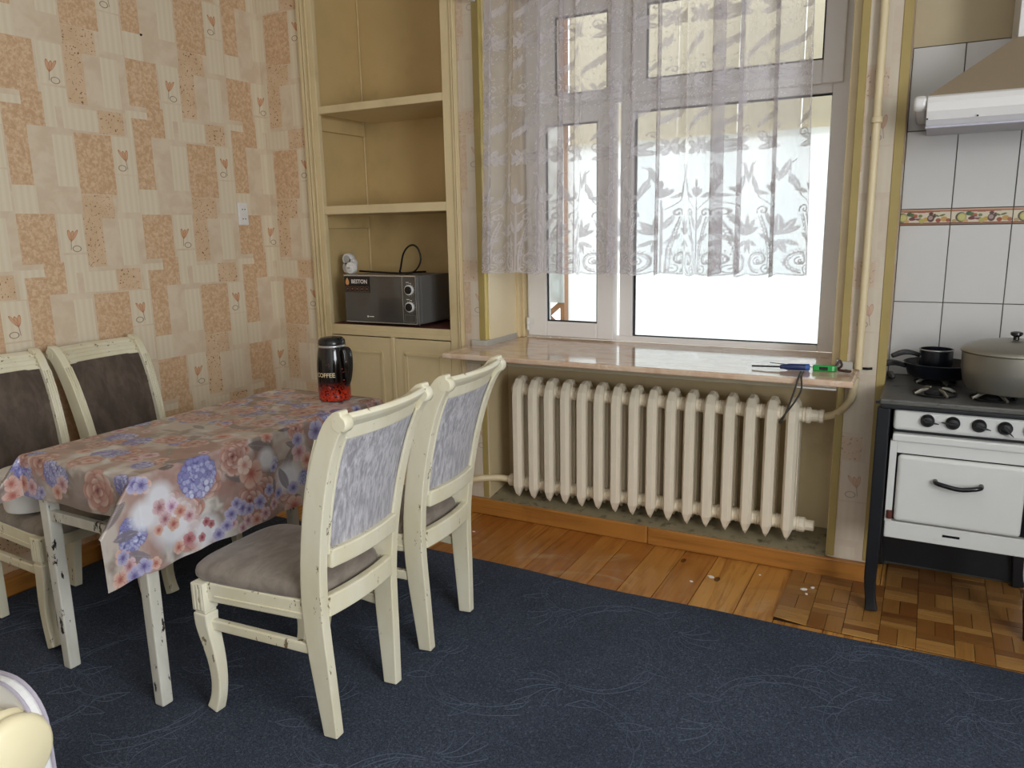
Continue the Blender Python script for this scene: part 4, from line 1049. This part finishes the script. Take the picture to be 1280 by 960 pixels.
# --- printed oilcloth
oL, oR, oN, oF = .11, .315, .145, .12
W_, L_ = TX1 - TX0, TY1 - TY0
ds = .0030
ns, nt = int((W_ + oL + oR) / ds), int((L_ + oN + oF) / ds)
S, T = np.meshgrid(np.linspace(-oL, W_ + oR, ns), np.linspace(-oN, L_ + oF, nt))
def paint_cloth():
    rs = np.random.RandomState(3)
    def fbm(scx, scy, seed):
        r2 = np.random.RandomState(seed); out = np.zeros_like(S); amp = 1; tot = 0
        for o_ in range(4):
            k = 2 ** o_
            gx, gy = int((W_ + oL + oR) * scx * k) + 3, int((L_ + oN + oF) * scy * k) + 3
            g = r2.rand(gy, gx)
            uu = (S + oL) * scx * k; vv = (T + oN) * scy * k
            i0 = np.clip(uu.astype(int), 0, gx - 2); j0 = np.clip(vv.astype(int), 0, gy - 2); fu = uu - i0; fv = vv - j0
            fu = fu * fu * (3 - 2 * fu); fv = fv * fv * (3 - 2 * fv)
            out += amp * (g[j0, i0] * (1 - fu) * (1 - fv) + g[j0, i0 + 1] * fu * (1 - fv) + g[j0 + 1, i0] * (1 - fu) * fv + g[j0 + 1, i0 + 1] * fu * fv)
            tot += amp; amp *= .55
        return out / tot
    def lerp(A, c, k): return A * (1 - k[..., None]) + np.array(lin(c)) * k[..., None]
    A = np.ones(S.shape + (3,)) * np.array(lin('BDB0A4'))
    n1, n2, n3 = fbm(7, 7, 1), fbm(11, 11, 2), fbm(5, 9, 4)
    sm = lambda v, a, b: np.clip((v - a) / (b - a), 0, 1)
    A = lerp(A, 'D6D0CA', sm(n1, .52, .64) * .9); A = lerp(A, '857468', sm(n2, .50, .64) * .8); A = lerp(A, '6E564C', sm(n3, .56, .68) * .75)
    A = lerp(A, 'A6786C', sm(fbm(8, 6, 9), .50, .64) * .7)
    def win(cu, cv, R):
        i0, i1 = np.searchsorted(S[0], (cu - R, cu + R)); j0, j1 = np.searchsorted(T[:, 0], (cv - R, cv + R))
        return slice(j0, j1), slice(i0, i1)
    def put(cu, cv, R, fn):
        sl = win(cu, cv, R * 1.15)
        if S[sl].size == 0: return
        u, v = S[sl] - cu, T[sl] - cv; B = A[sl].copy(); fn(B, u, v, R); A[sl] = B
    def bl(B, c, k): B[:] = B * (1 - k[..., None]) + np.array(lin(c)) * k[..., None]
    def hydr(B, u, v, R, cs=('5C5A96', '7E7EB8', 'A3A5D2', 'C3C6E6')):
        d = np.hypot(u, v); bl(B, cs[0], np.clip((R - d) / (.12 * R), 0, 1))
        for _ in range(int(150)):
            a, r_ = rs.rand() * 2 * PI, R * math.sqrt(rs.rand()) * .93; pr = R * (.10 + .06 * rs.rand())
            dd = np.hypot(u - r_ * math.cos(a), v - r_ * math.sin(a)); sh = (r_ * math.cos(a - .6) / R) * .5 + .5
            c = cs[min(3, max(1, int(1 + 2.6 * sh * rs.rand() + .6)))]
            bl(B, cs[0], np.clip((pr * 1.12 - dd) / (.15 * pr), 0, 1) * .8); bl(B, c, np.clip((pr - dd) / (.25 * pr), 0, 1))
    def rose(B, u, v, R, cs=('6E3632', 'A4665C', 'C69484', 'DBBCAC')):
        d0 = np.hypot(u, v); ph = rs.rand() * 6
        bl(B, cs[1], np.clip((R * .9 - d0) / (.15 * R), 0, 1))
        for k, (rr, pr, n) in enumerate(((.60, .44, 7), (.44, .38, 6), (.29, .30, 5), (.15, .20, 4))):
            for q in range(n):
                a = ph + k * .5 + 2 * PI * q / n
                cu, cv = rr * R * math.cos(a), rr * R * math.sin(a)
                d = np.hypot(u - cu, v - cv) / (pr * R); kk = np.clip((1 - d) / .10, 0, 1)
                t = np.clip(((u - cu) * math.cos(a) + (v - cv) * math.sin(a)) / (pr * R) * .5 + .5, 0, 1)[..., None]
                col = np.array(lin(cs[0])) * (1 - t) ** 2 + np.array(lin(cs[1])) * 2 * t * (1 - t) + np.array(lin(cs[3 if q % 2 else 2])) * t * t
                bl(B, cs[0], np.clip((1.06 - d) / .08, 0, 1) * .35)
                B[:] = B * (1 - kk[..., None]) + col * kk[..., None]
        bl(B, cs[0], np.clip((.10 * R - d0) / (.08 * R), 0, 1) * .8)
    def five(B, u, v, R, cs=('A8483C', 'C08476', 'D8B4A6'), n=5, ph=0.0):
        th = np.arctan2(v, u) + ph; d = np.hypot(u, v); rr = R * (.72 + .28 * np.abs(np.cos(n / 2 * th)) ** .5)
        k = np.clip((rr - d) / (.10 * R), 0, 1); q = np.clip(d / rr, 0, 1)
        bl(B, cs[2], k); bl(B, cs[1], k * np.clip(1.25 - 1.3 * q, 0, 1)); bl(B, cs[0], k * np.clip(1 - 2.2 * q, 0, 1))
        bl(B, cs[0], k * (np.abs(np.sin(n / 2 * th)) > .985) * .6)
    def leaf(B, u, v, R, c='6E6468', rot=.5, asp=.34):
        p = (u * math.cos(rot) + v * math.sin(rot)) / R; q = (v * math.cos(rot) - u * math.sin(rot)) / (R * asp)
        e = 1 - p * p - np.abs(q); bl(B, c, np.clip(e / .12, 0, 1) * .85); bl(B, 'B7AEB0', np.clip(1 - np.abs(q) / .07, 0, 1) * (e > .05) * .6)
    cor = ('A84A3E', 'C4806E', 'DAB4A2'); pk = ('94505A', 'BC8890', 'D8BABE'); vio = ('55488A', '8880B4', 'B6B2D2'); red = ('843038', 'A85860', 'C48A8C')
    # scattered repeats over the whole cloth
    for k in range(300):
        cu, cv = rs.uniform(-oL, W_ + oR), rs.uniform(-oN, L_ + oF); kind = rs.randint(0, 8); R = rs.uniform(.025, .065)
        if kind == 0: put(cu, cv, R * .9, hydr)
        elif kind in (1, 2): put(cu, cv, R, rose)
        elif kind == 3: put(cu, cv, R * .7, lambda B, u, v, r: five(B, u, v, r, cor, ph=k))
        elif kind == 4: put(cu, cv, R * .55, lambda B, u, v, r: five(B, u, v, r, pk, ph=k))
        elif kind == 5: put(cu, cv, R * .5, lambda B, u, v, r: five(B, u, v, r, vio, ph=k))
        elif kind == 6: put(cu, cv, R * 1.1, lambda B, u, v, r: leaf(B, u, v, r, '7A6E6E', rs.rand() * 3))
        else: put(cu, cv, R * 1.2, lambda B, u, v, r: leaf(B, u, v, r, '8C8078', rs.rand() * 3, .2))
    # pale ground of the hanging right side, then its visible flowers placed one by one (y, drop)
    Rg = lambda y, z: (W_ + (TZ - z), y - TY0)
    sl = win(*Rg(1.50, .58), .13)
    for (y, z, r_) in ((1.46, .70, .06), (1.50, .60, .10), (1.62, .53, .07), (1.40, .66, .06), (1.90, .70, .05), (2.0, .60, .07)):
        put(*Rg(y, z), r_, lambda B, u, v, r: bl(B, 'DCDDE4', np.clip((r - np.hypot(u, v)) / (.5 * r), 0, 1) * .92))
    for (y, z, r_, rot) in ((1.36, .545, .05, 1.2), (1.98, .60, .055, .4), (1.60, .73, .05, 1.6), (1.33, .62, .05, 1.5)): put(*Rg(y, z), r_, lambda B, u, v, r: leaf(B, u, v, r, '7D7480', rot))
    put(*Rg(1.607, .722), .074, hydr)
    for (y, z, r_, c, ph) in ((1.455, .668, .030, pk, 0), (1.50, .655, .030, ('9A5A80', 'CFA6C2', 'E6D2E2'), 1), (1.47, .625, .028, pk, 2), (1.53, .63, .026, cor, 3), (1.50, .598, .026, cor, .4), (1.56, .605, .024, pk, 1.4), (1.44, .60, .020, cor, 2.4),
                              (1.825, .668, .056, cor, .3), (1.80, .705, .036, ('C0786A', 'DDB0A0', 'E9D2C4'), 1.1), (2.062, .682, .040, pk, 2), (2.10, .64, .034, cor, .9),
                              (1.77, .560, .030, vio, 1), (1.80, .545, .026, vio, .3), (1.72, .555, .028, vio, 2), (1.745, .585, .024, vio, .7), (1.85, .555, .030, vio, 2.2), (1.90, .585, .026, vio, 1.6), (1.95, .555, .024, vio, .1),
                              (1.79, .508, .026, pk, 1.2), (1.83, .497, .026, cor, .6), (1.87, .507, .026, pk, 2.7), (1.76, .492, .022, pk, .2), (1.92, .525, .024, pk, .5),
                              (1.625, .560, .018, red, .5), (1.645, .545, .016, red, 1.5), (1.55, .528, .026, red, 1.1), (1.51, .515, .024, cor, .2), (1.60, .515, .018, red, 2.1),
                              (1.405, .755, .028, vio, .4), (1.33, .525, .030, pk, .2), (1.29, .50, .030, cor, 1.2), (1.345, .485, .034, vio, 2), (1.31, .56, .026, vio, 1), (1.38, .505, .028, vio, .6),
                              (2.06, .73, .03, vio, .3), (2.16, .74, .045, vio, 1.3), (2.2, .68, .035, vio, .8), (2.02, .555, .028, vio, 1.7), (1.67, .50, .026, vio, .4), (1.70, .52, .024, vio, 1.9)):
        put(*Rg(y, z), r_, lambda B, u, v, r: five(B, u, v, r, c, 5, ph))
    # near end flowers (x, z)
    Ng = lambda x, z: (x - TX0, -(TZ - z))
    for (x, z, r_) in ((-2.30, .71, .06), (-2.52, .70, .05), (-2.12, .70, .04)): put(*Ng(x, z), r_, lambda B, u, v, r: bl(B, '9A8A84', np.clip((r - np.hypot(u, v)) / (.6 * r), 0, 1) * .8))
    put(*Ng(-2.205, .722), .070, rose); put(*Ng(-2.44, .745), .045, hydr)
    for (x, z, r_, c) in ((-2.39, .715, .032, pk), (-2.42, .685, .028, cor), (-2.60, .69, .034, cor), (-2.55, .685, .03, pk), (-2.66, .70, .03, cor), (-2.50, .675, .022, vio)): put(*Ng(x, z), r_, lambda B, u, v, r: five(B, u, v, r, c, 5, x * 9))
    put(*Rg(2.0, .785), .030, lambda B, u, v, r: leaf(B, u, v, r, '54483E', 1.5)); put(*Rg(1.50, .785), .030, lambda B, u, v, r: leaf(B, u, v, r, '54483E', 1.5))
    g_ = A.mean(-1, keepdims=True); A = (A * .80 + g_ * .20) * .92
    return np.clip(A, 0, 1)
def cloth_pos():
    r = .012
    a = np.where(S > W_, S - W_, np.where(S < 0, -S, 0.0)); b_ = np.where(T > L_, T - L_, np.where(T < 0, -T, 0.0))
    sx = np.where(S > W_ / 2, 1.0, -1.0); sy = np.where(T > L_ / 2, 1.0, -1.0)
    def arc(h):
        q = np.minimum(h / r, PI / 2)
        return r * np.sin(q), r * (1 - np.cos(q)) + np.maximum(h - PI / 2 * r, 0)
    h = np.hypot(a, b_); out, dn = arc(h)
    th = np.arctan2(b_, a + 1e-9)               # 0: on the long side, pi/2: on the end
    cornerm = (a > 0) & (b_ > 0)
    phi = np.where(th < PI / 4, th, PI / 2 - th)
    phi = np.where(cornerm, phi, 0) * .92
    bx = TX0 + np.clip(S, 0, W_); by = TY0 + np.clip(T, 0, L_)
    ex, ey = sx * np.cos(th) * out, sy * np.sin(th) * out
    fl_ = dn * np.sin(phi)
    lay = np.where(th < PI / 4, 0.0, 1.0) * np.minimum(fl_ * .3, .012)
    X_ = bx + ex + sx * (fl_ * .10 - lay); Y_ = by + ey + sy * fl_ * .97; Z_ = TZ + .0035 - dn * np.cos(phi)
    side = (~cornerm) & (a > 0)
    rip = .007 * np.sin(T * 17 + 1.0) + .005 * np.sin(T * 41)
    X_ = X_ + np.where(a > 0, sx * rip * np.clip(dn / .3, 0, 1), 0) + np.where(side & (sx > 0), .004 * np.clip(dn / .3, 0, 1), 0) * 1.0
    Y_ = Y_ + np.where((b_ > 0) & ~cornerm, sy * (.005 * np.sin(S * 23) + .008) * np.clip(dn / .15, 0, 1), 0)
    Z_ = Z_ + .0012 * np.sin(S * 31 + T * 9) * np.sin(T * 13) * (a == 0) * (b_ == 0)
    return np.stack([X_, Y_, Z_], -1)
pm = print_mat('floral_oilcloth', .25, .5)
ob = vcol_mesh('tablecloth', cloth_pos(), paint_cloth(), pm.m, smooth=True)
tag(ob, 'glossy floral oilcloth of pink roses and violet hydrangeas draped over the table', 'tablecloth')

# ------------------------------------------------------------------ coffee pot
kx, ky, kz = -2.205, 2.470, TZ + .0055
kt = thing('coffee_pot', 'black and red vacuum coffee pot standing on the far end of the table', 'coffee pot', (kx, ky, kz))
def pot_mat():
    m = Mat('black_to_red_print'); x, y, z = m.xyz(False)
    h = (z - kz) / .20
    n_ = m.noise(130, 3, .6, obj=False)
    red = m.mix(h.ss(.05, .40), 'E2491C', 'A8160C'); blk = m.mix(h.ss(.0, .34), 'D8542A', '0C0A0A')
    grad = h.ss(.62, .28)
    c = m.mix(h.ss(.10, .46), m.mix(h.ss(.0, .25), 'C8381A', 'C43014'), '0E0909')
    c = m.mix(n_.ss(.52, .58) * h.lt(.38), c, '190807')
    c = m.mix(m.noise(48, 1, .5, obj=False).gt(.70) * h.lt(.85) * .6, c, 'B65A5A')
    m.set(Base_Color=c, Roughness=.12, Specular_IOR_Level=.6); return m.m
M_POT = pot_mat()
b = MB(); b.lathe([(.060, 0), (.066, .004), (.068, .02), (.068, .135), (.067, .16), (.063, .195), (.058, .222), (.056, .228)], (kx, ky, kz), 48); bd = obj('body', b, M_POT, kt, smooth=True)
b = MB(); b.lathe([(.0565, .227), (.0585, .230), (.0585, .234), (.056, .237)], (kx, ky, kz), 48, cap=False); obj('chrome_ring', b, M_SILVER, kt, smooth=True)
b = MB(); b.lathe([(.056, .235), (.057, .240), (.055, .256), (.045, .266), (.020, .270)], (kx, ky, kz), 48); ld = obj('lid', b, M_BLACK, kt, smooth=True)
hx, hy = math.cos(math.radians(-2)), math.sin(math.radians(-2))
b = MB(); b.sweep([(kx + hx * .030, ky + hy * .030, kz + .262), (kx + hx * .058, ky + hy * .058, kz + .262)], [(.022, .016)] * 2, (-hy, hx, 0)); obj('thumb_lever', b, M_BLACK, ld, bevel=.004)
b = MB(); b.sweep([(kx + hx * r_, ky + hy * r_, kz + z) for r_, z in ((.056, .222), (.080, .224), (.094, .212), (.098, .18), (.094, .13), (.082, .085), (.068, .068))], [(.022, .013)] * 7, (-hy, hx, 0), smooth=4); obj('handle', b, M_BLACK, kt, bevel=.004)
b = MB(); b.sweep([(kx - hx * .045, ky - hy * .045, kz + .226), (kx - hx * .066, ky - hy * .066, kz + .238), (kx - hx * .072, ky - hy * .072, kz + .241)], [(.034, .016), (.024, .013), (.018, .010)], (-hy, hx, 0)); obj('spout', b, M_BLACK, kt, bevel=.004)
tx = text_mb('COFFEE', .026, .0002, .0004)
wmax = max(p[0] for p in tx.v)
view = math.atan2(-ky, -kx) - .58
nv_ = []
for p in tx.v:
    a = view + (p[0] - wmax / 2) / .0688 * 1.0
    rr = .0686 + p[2]
    nv_.append((kx + rr * math.cos(a), ky + rr * math.sin(a), kz + .106 + p[1]))
tx.v = nv_; obj('lettering', tx, simple('cream_ink', 'E0CFA6', .4), bd)

# ------------------------------------------------------------------ lace curtain
def lace_cell():
    P, Hh, res = .22, 1.28, .0016
    nx, nz = int(P / res), int(Hh / res)
    D = np.zeros((nz, nx)); X_, Z_ = np.meshgrid((np.arange(nx) + .5) * res, (np.arange(nz) + .5) * res)
    def stamp(mask_fn, val, cx, cz, R):
        for sh in (-P, 0, P):
            i0, i1 = int(max(0, (cx + sh - R) / res)), int(min(nx, (cx + sh + R) / res + 1)); j0, j1 = int(max(0, (cz - R) / res)), int(min(nz, (cz + R) / res + 1))
            if i1 <= i0 or j1 <= j0: continue
            x = X_[j0:j1, i0:i1] - cx - sh; z = Z_[j0:j1, i0:i1] - cz
            k = mask_fn(x, z); D[j0:j1, i0:i1] = np.maximum(D[j0:j1, i0:i1], k * val)
    def stroke(pts, wd, val=.85):
        for (x0, z0), (x1, z1) in zip(pts[:-1], pts[1:]):
            n_ = max(1, int(math.hypot(x1 - x0, z1 - z0) / .0016))
            for q in range(n_):
                t = q / n_; stamp(lambda x, z: np.clip((wd - np.hypot(x, z)) / .0012 + .5, 0, 1), val, x0 + (x1 - x0) * t, z0 + (z1 - z0) * t, wd + .003)
    def leaf(cx, cz, R, rot, asp=.32, val=.72):
        c_, s_ = math.cos(rot), math.sin(rot)
        def fn(x, z):
            p = (x * c_ + z * s_) / R; q = (z * c_ - x * s_) / (R * asp); e = 1 - p * p - np.abs(q)
            return np.clip(e / .15, 0, 1) * np.where(np.abs(q) < .10, .45, 1)
        stamp(fn, val, cx, cz, R)
        ed = [(cx + R * t * c_ - R * asp * (1 - t * t) * s_ * sg, cz + R * t * s_ + R * asp * (1 - t * t) * c_ * sg) for sg in (1,) for t in np.linspace(-1, 1, 9)]
        stroke(ed, .0010, .9)
    def spiral(cx, cz, R, turns, a0, dirn=1, wd=.0022):
        stroke([(cx + R * (1 - t * .85) * math.cos(a0 + dirn * turns * 2 * PI * t), cz + R * (1 - t * .85) * math.sin(a0 + dirn * turns * 2 * PI * t)) for t in np.linspace(0, 1, 40)], wd)
    c = P / 2
    for sg in (-1, 1):
        m = lambda x: c + sg * (x - c)
        A_ = lambda t: t if sg > 0 else PI - t
        cx_, cz_ = c + .054, .074
        spiral(m(cx_), cz_, .050, 1.15, -PI / 2, sg, .0032); spiral(m(cx_), cz_, .041, 1.0, -PI / 2, sg, .0016)
        for q in range(17):
            t = -1.4 + q * .26
            stroke([(m(cx_ + .047 * math.cos(t)), cz_ + .047 * math.sin(t)), (m(cx_ + .033 * math.cos(t + .25)), cz_ + .033 * math.sin(t + .25))], .0013)
        spiral(m(cx_ + .004), cz_ - .004, .017, 1.2, PI / 2, -sg, .0022)
        spiral(m(c + .026), .036, .020, 1.2, PI / 2, -sg, .0022)
        st1 = [(c + .010, .02), (c + .014, .12), (c + .030, .20), (c + .048, .255)]
        stroke([(m(x), z) for x, z in st1], .0026); stroke([(m(x + .009), z - .002) for x, z in st1], .0016)
        for q in range(9): stroke([(m(c + .012 + .0035 * q), .115 + .014 * q), (m(c + .024 + .004 * q), .125 + .014 * q)], .0013)
        spiral(m(c + .042), .272, .021, 1.2, -.4 if sg > 0 else PI + .4, sg, .0028); spiral(m(c + .042), .272, .012, .9, 1.0, sg, .0016)
        leaf(m(c + .018), .235, .036, A_(1.15), .26); leaf(m(c + .030), .165, .030, A_(.7), .3)
        stroke([(m(c + .010), .29), (m(c + .055), .325), (m(c + .090), .385), (m(c + .086), .455), (m(c + .07), .47)], .0016)
        leaf(m(c + .074), .378, .050, A_(1.2), .2); leaf(m(c + .098), .43, .044, A_(1.85), .2); leaf(m(c + .05), .345, .030, A_(.3), .26)
    stroke([(c, .015), (c, .33)], .0024); stroke([(c + .004, .1), (c + .004, .3)], .0012)
    for a in np.linspace(.8, PI - .8, 5): leaf(c + .022 * math.cos(a), .338 + .024 * math.sin(a), .024, a, .36, .8)
    leaf(c, .392, .020, PI / 2, .4, .9)
    for a, R_ in ((.42, .032), (.95, .038), (PI / 2, .042), (PI - .95, .038), (PI - .42, .032)): leaf(R_ * .95 * math.cos(a), .182 + R_ * .95 * math.sin(a), R_, a, .32, .78)
    for a in (-.5, PI + .5, -1.3, PI + 1.3): leaf(.030 * math.cos(a), .160 + .030 * math.sin(a), .028, a, .3, .72)
    def roseb(cx_, cz_):
        for rr in (.006, .013, .021): spiral(cx_, cz_, rr, 1.0, rr * 300, 1, .0020)
        for a in np.linspace(0, 2 * PI, 7)[:-1]: leaf(cx_ + .024 * math.cos(a), cz_ + .024 * math.sin(a), .018, a, .5, .7)
    rs = np.random.RandomState(5)
    for k_, z0 in enumerate((.545, .80, 1.05)):
        ox = c + (.02 if k_ % 2 == 0 else -.05)
        roseb(ox, z0)
        for a in (-.15, .35, PI - .3, PI + .2): leaf(ox + .052 * math.cos(a), z0 + .050 * math.sin(a) - .012, .040, a, .34)
        for q in range(10): leaf(ox - .07 + q * .015, z0 + .075 + q * .0095, .030, .85 + .05 * q, .22)
        stroke([(ox - .09, z0 + .05), (ox - .04, z0 + .085), (ox + .03, z0 + .14), (ox + .08, z0 + .165)], .0016)
        spiral(ox - .075, z0 + .02, .018, 1.2, 0, 1, .0024); spiral(ox + .075, z0 + .05, .016, 1.1, PI, -1, .0022)
        if k_:
            for q in range(240): stamp(lambda x, z: (np.hypot(x, z) < .0017) * 1.0, .8, rs.rand() * P, z0 - .10 + .2 * rs.rand(), .003)
    hem = .010 + .012 * (1 - np.abs(np.sin(PI * X_ / (P / 2))))
    cut = Z_ < hem
    D = np.maximum(D, np.clip(1 - np.abs(Z_ - hem - .004) / .004, 0, 1) * .9)
    # fine net
    return D, cut, P, res
def make_curtain():
    LS, Z0, Z1 = 2.34, 1.278, 2.55
    ns_, nz_ = 820, 440
    D, cut, P, res = lace_cell()
    s = np.linspace(0, LS, ns_); z = np.linspace(0, Z1 - Z0, nz_)
    Sg, Zg = np.meshgrid(s, z)
    ix = ((Sg % P) / res).astype(int) % D.shape[1]; iz = np.clip((Zg / res).astype(int), 0, D.shape[0] - 1)
    dens = D[iz, ix]; ct = cut[iz, ix]
    al = .36 + .60 * dens; al[ct] = 0.0
    # pleats: folded back on themselves in places
    ph = 2 * PI * s / .185 + .9 * np.sin(2 * PI * s / .61) + .6 * np.sin(2 * PI * s / .37 + 1)
    Bv = .030 + .016 * np.sin(2 * PI * s / .43 + .4) + .012 * np.sin(2 * PI * s / .29)
    x = s + Bv * np.sin(ph) * 1.35
    x = (x - x[0]) / (x[-1] - x[0])
    yv = .022 * np.cos(ph) + .008 * np.sin(2 * ph + s * 9)
    tz = (Zg / (Z1 - Z0))
    xl = -1.915 + .045 * tz; xr = -.434 - .03 * tz
    drift = .006 * np.sin(7 * s + 3)[None, :] * (1 - tz)
    Xc = xl + (xr - xl) * x[None, :] + drift
    Yc = 3.255 + yv[None, :] * (1.15 - .35 * tz)
    Zc = Z0 + Zg + .004 * np.sin(ph)[None, :] * (1 - tz)
    A = np.ones(Xc.shape + (3,)) * np.array(lin('D8D2D6'))
    m = Mat('white_lace')
    at = m.attr('print')
    d = m.n.new('ShaderNodeBsdfDiffuse'); tl = m.n.new('ShaderNodeBsdfTranslucent'); tp = m.n.new('ShaderNodeBsdfTransparent')
    m.l.new(at.outputs['Color'], d.inputs[0]); m.l.new(at.outputs['Color'], tl.inputs[0])
    a = m.n.new('ShaderNodeMixShader'); a.inputs[0].default_value = .35; m.l.new(d.outputs[0], a.inputs[1]); m.l.new(tl.outputs[0], a.inputs[2])
    b_ = m.n.new('ShaderNodeMixShader'); m.l.new(at.outputs['Alpha'], b_.inputs[0]); m.l.new(tp.outputs[0], b_.inputs[1]); m.l.new(a.outputs[0], b_.inputs[2])
    m.l.new(b_.outputs[0], m.n['Material Output'].inputs[0])
    o = vcol_mesh('lace_curtain', np.stack([Xc, Yc, Zc], -1), A, m.m, smooth=True, alpha=al)
    tag(o, 'white lace curtain with floral scrolls and scalloped hem across the window', 'curtain')
make_curtain()
cr = thing('curtain_rod', 'curtain rod above the window carrying the lace curtain', 'curtain rod', (-1.17, 3.255, 2.56))
b = MB(); b.tube([(-2.02, 3.255, 2.56), (-.30, 3.255, 2.56)], .011, 12); obj('rod', b, M_WHITEP, cr, smooth=True)
for x in (-2.0, -.32): obj('bracket', MB().box(x - .008, x + .008, 3.25, YW, 2.552, 2.568), M_WHITEP, cr)

# ------------------------------------------------------------------ armchair cut by the lower left corner
ac = thing('armchair', 'cream armchair with white padding and a rolled wooden arm in the lower left corner', 'armchair', (-1.9, .55, 0))
ax_dir = Vector((-1, -.10, 0)).normalized(); perp = Vector((-.10, 1, 0)).normalized()
A0 = Vector((-1.414, .664, .56))
def along(d, o_=0, z=0): return A0 + ax_dir * d + perp * o_ + Vector((0, 0, z))
b = MB()
def rolled(b, prof, n_=40):
    R = []
    for r_, d in prof:
        R.append([along(d) + perp * r_ * math.cos(2 * PI * k / n_) + Vector((0, 0, r_ * math.sin(2 * PI * k / n_))) for k in range(n_)])
    b.rings(R)
M_ARM = simple('cream_arm_wood', 'EBDFB8', .4, var=.05)
rolled(b, [(.062, -.006), (.070, 0), (.076, .010), (.074, .022), (.066, .026), (.074, .032), (.078, .045), (.072, .056), (.066, .062), (.066, .62)]); obj('rolled_arm', b, M_ARM, ac, smooth=True)
M_WCLOTH = simple('white_cloth_padding', 'DEDCDA', .8, var=.04, scale=8)
def pad(o0, o1, d0, d1, zb, zt, r_):
    pts = [(d1, zb), (d0, zb)] + [(d0 + r_ - r_ * math.cos(a), zt - r_ + r_ * math.sin(a)) for a in [PI / 2 * q / 8 for q in range(9)]] + [(d1, zt)]
    bb_ = MB(); bb_.rings([[along(d, o0, z - A0.z) for d, z in pts], [along(d, o1, z - A0.z) for d, z in pts]]); return bb_, pts
b, pts = pad(.042, .066, .004, .62, .25, .668, .09); obj('side_padding', b, M_WCLOTH, ac, bevel=.008)
for o_ in (.042, .066):
    b = MB(); b.tube([along(d, o_, z - A0.z) for d, z in pts[1:]], .004, 6); obj('piping', b, simple('grey_piping', 'A9A2AE', .7), ac)
for d, o_ in ((.08, .02), (.58, .02), (.08, -.55), (.58, -.55)):
    p = along(d, o_); b = MB(); b.sweep([(p.x, p.y, .26), (p.x, p.y, .0105)], [(.05, .05), (.04, .04)], (1, 0, 0)); obj('leg', b, M_ARM, ac, bevel=.005)
b = MB(); b.rings([[along(d, o_, z - A0.z) for d, o_ in ((.06, .04), (.06, -.58), (.64, -.58), (.64, .04))] for z in (.25, .33)]); obj('seat_frame', b, M_ARM, ac, bevel=.006)
b = MB(); b.rings([[along(d, o_, z - A0.z) for d, o_ in ((.04, -.07), (.04, -.50), (.60, -.50), (.60, -.07))] for z in (.332, .43)]); obj('seat_cushion', b, M_WCLOTH, ac, bevel=.03, seg=4)
b = MB(); b.rings([[along(d, o_, z - A0.z) for d, o_ in ((.60, .04), (.60, -.58), (.70, -.58), (.70, .04))] for z in (.30, .86)]); obj('backrest', b, M_WCLOTH, ac, bevel=.03, seg=4)
b = MB(); b.rings([[along(d) - perp * .57 + perp * r_ * math.cos(2 * PI * k / 32) + Vector((0, 0, r_ * math.sin(2 * PI * k / 32))) for k in range(32)] for r_, d in [(.062, -.006), (.076, .010), (.066, .026), (.078, .045), (.066, .062), (.066, .62)]]); obj('rolled_arm', b, M_ARM, ac, smooth=True)
b = MB(); b.rings([[along(d, o_, z - A0.z) for d, o_ in ((.08, -.545), (.08, -.60), (.62, -.60), (.62, -.545))] for z in (.25, .55)]); obj('side_padding', b, M_WCLOTH, ac, bevel=.01)
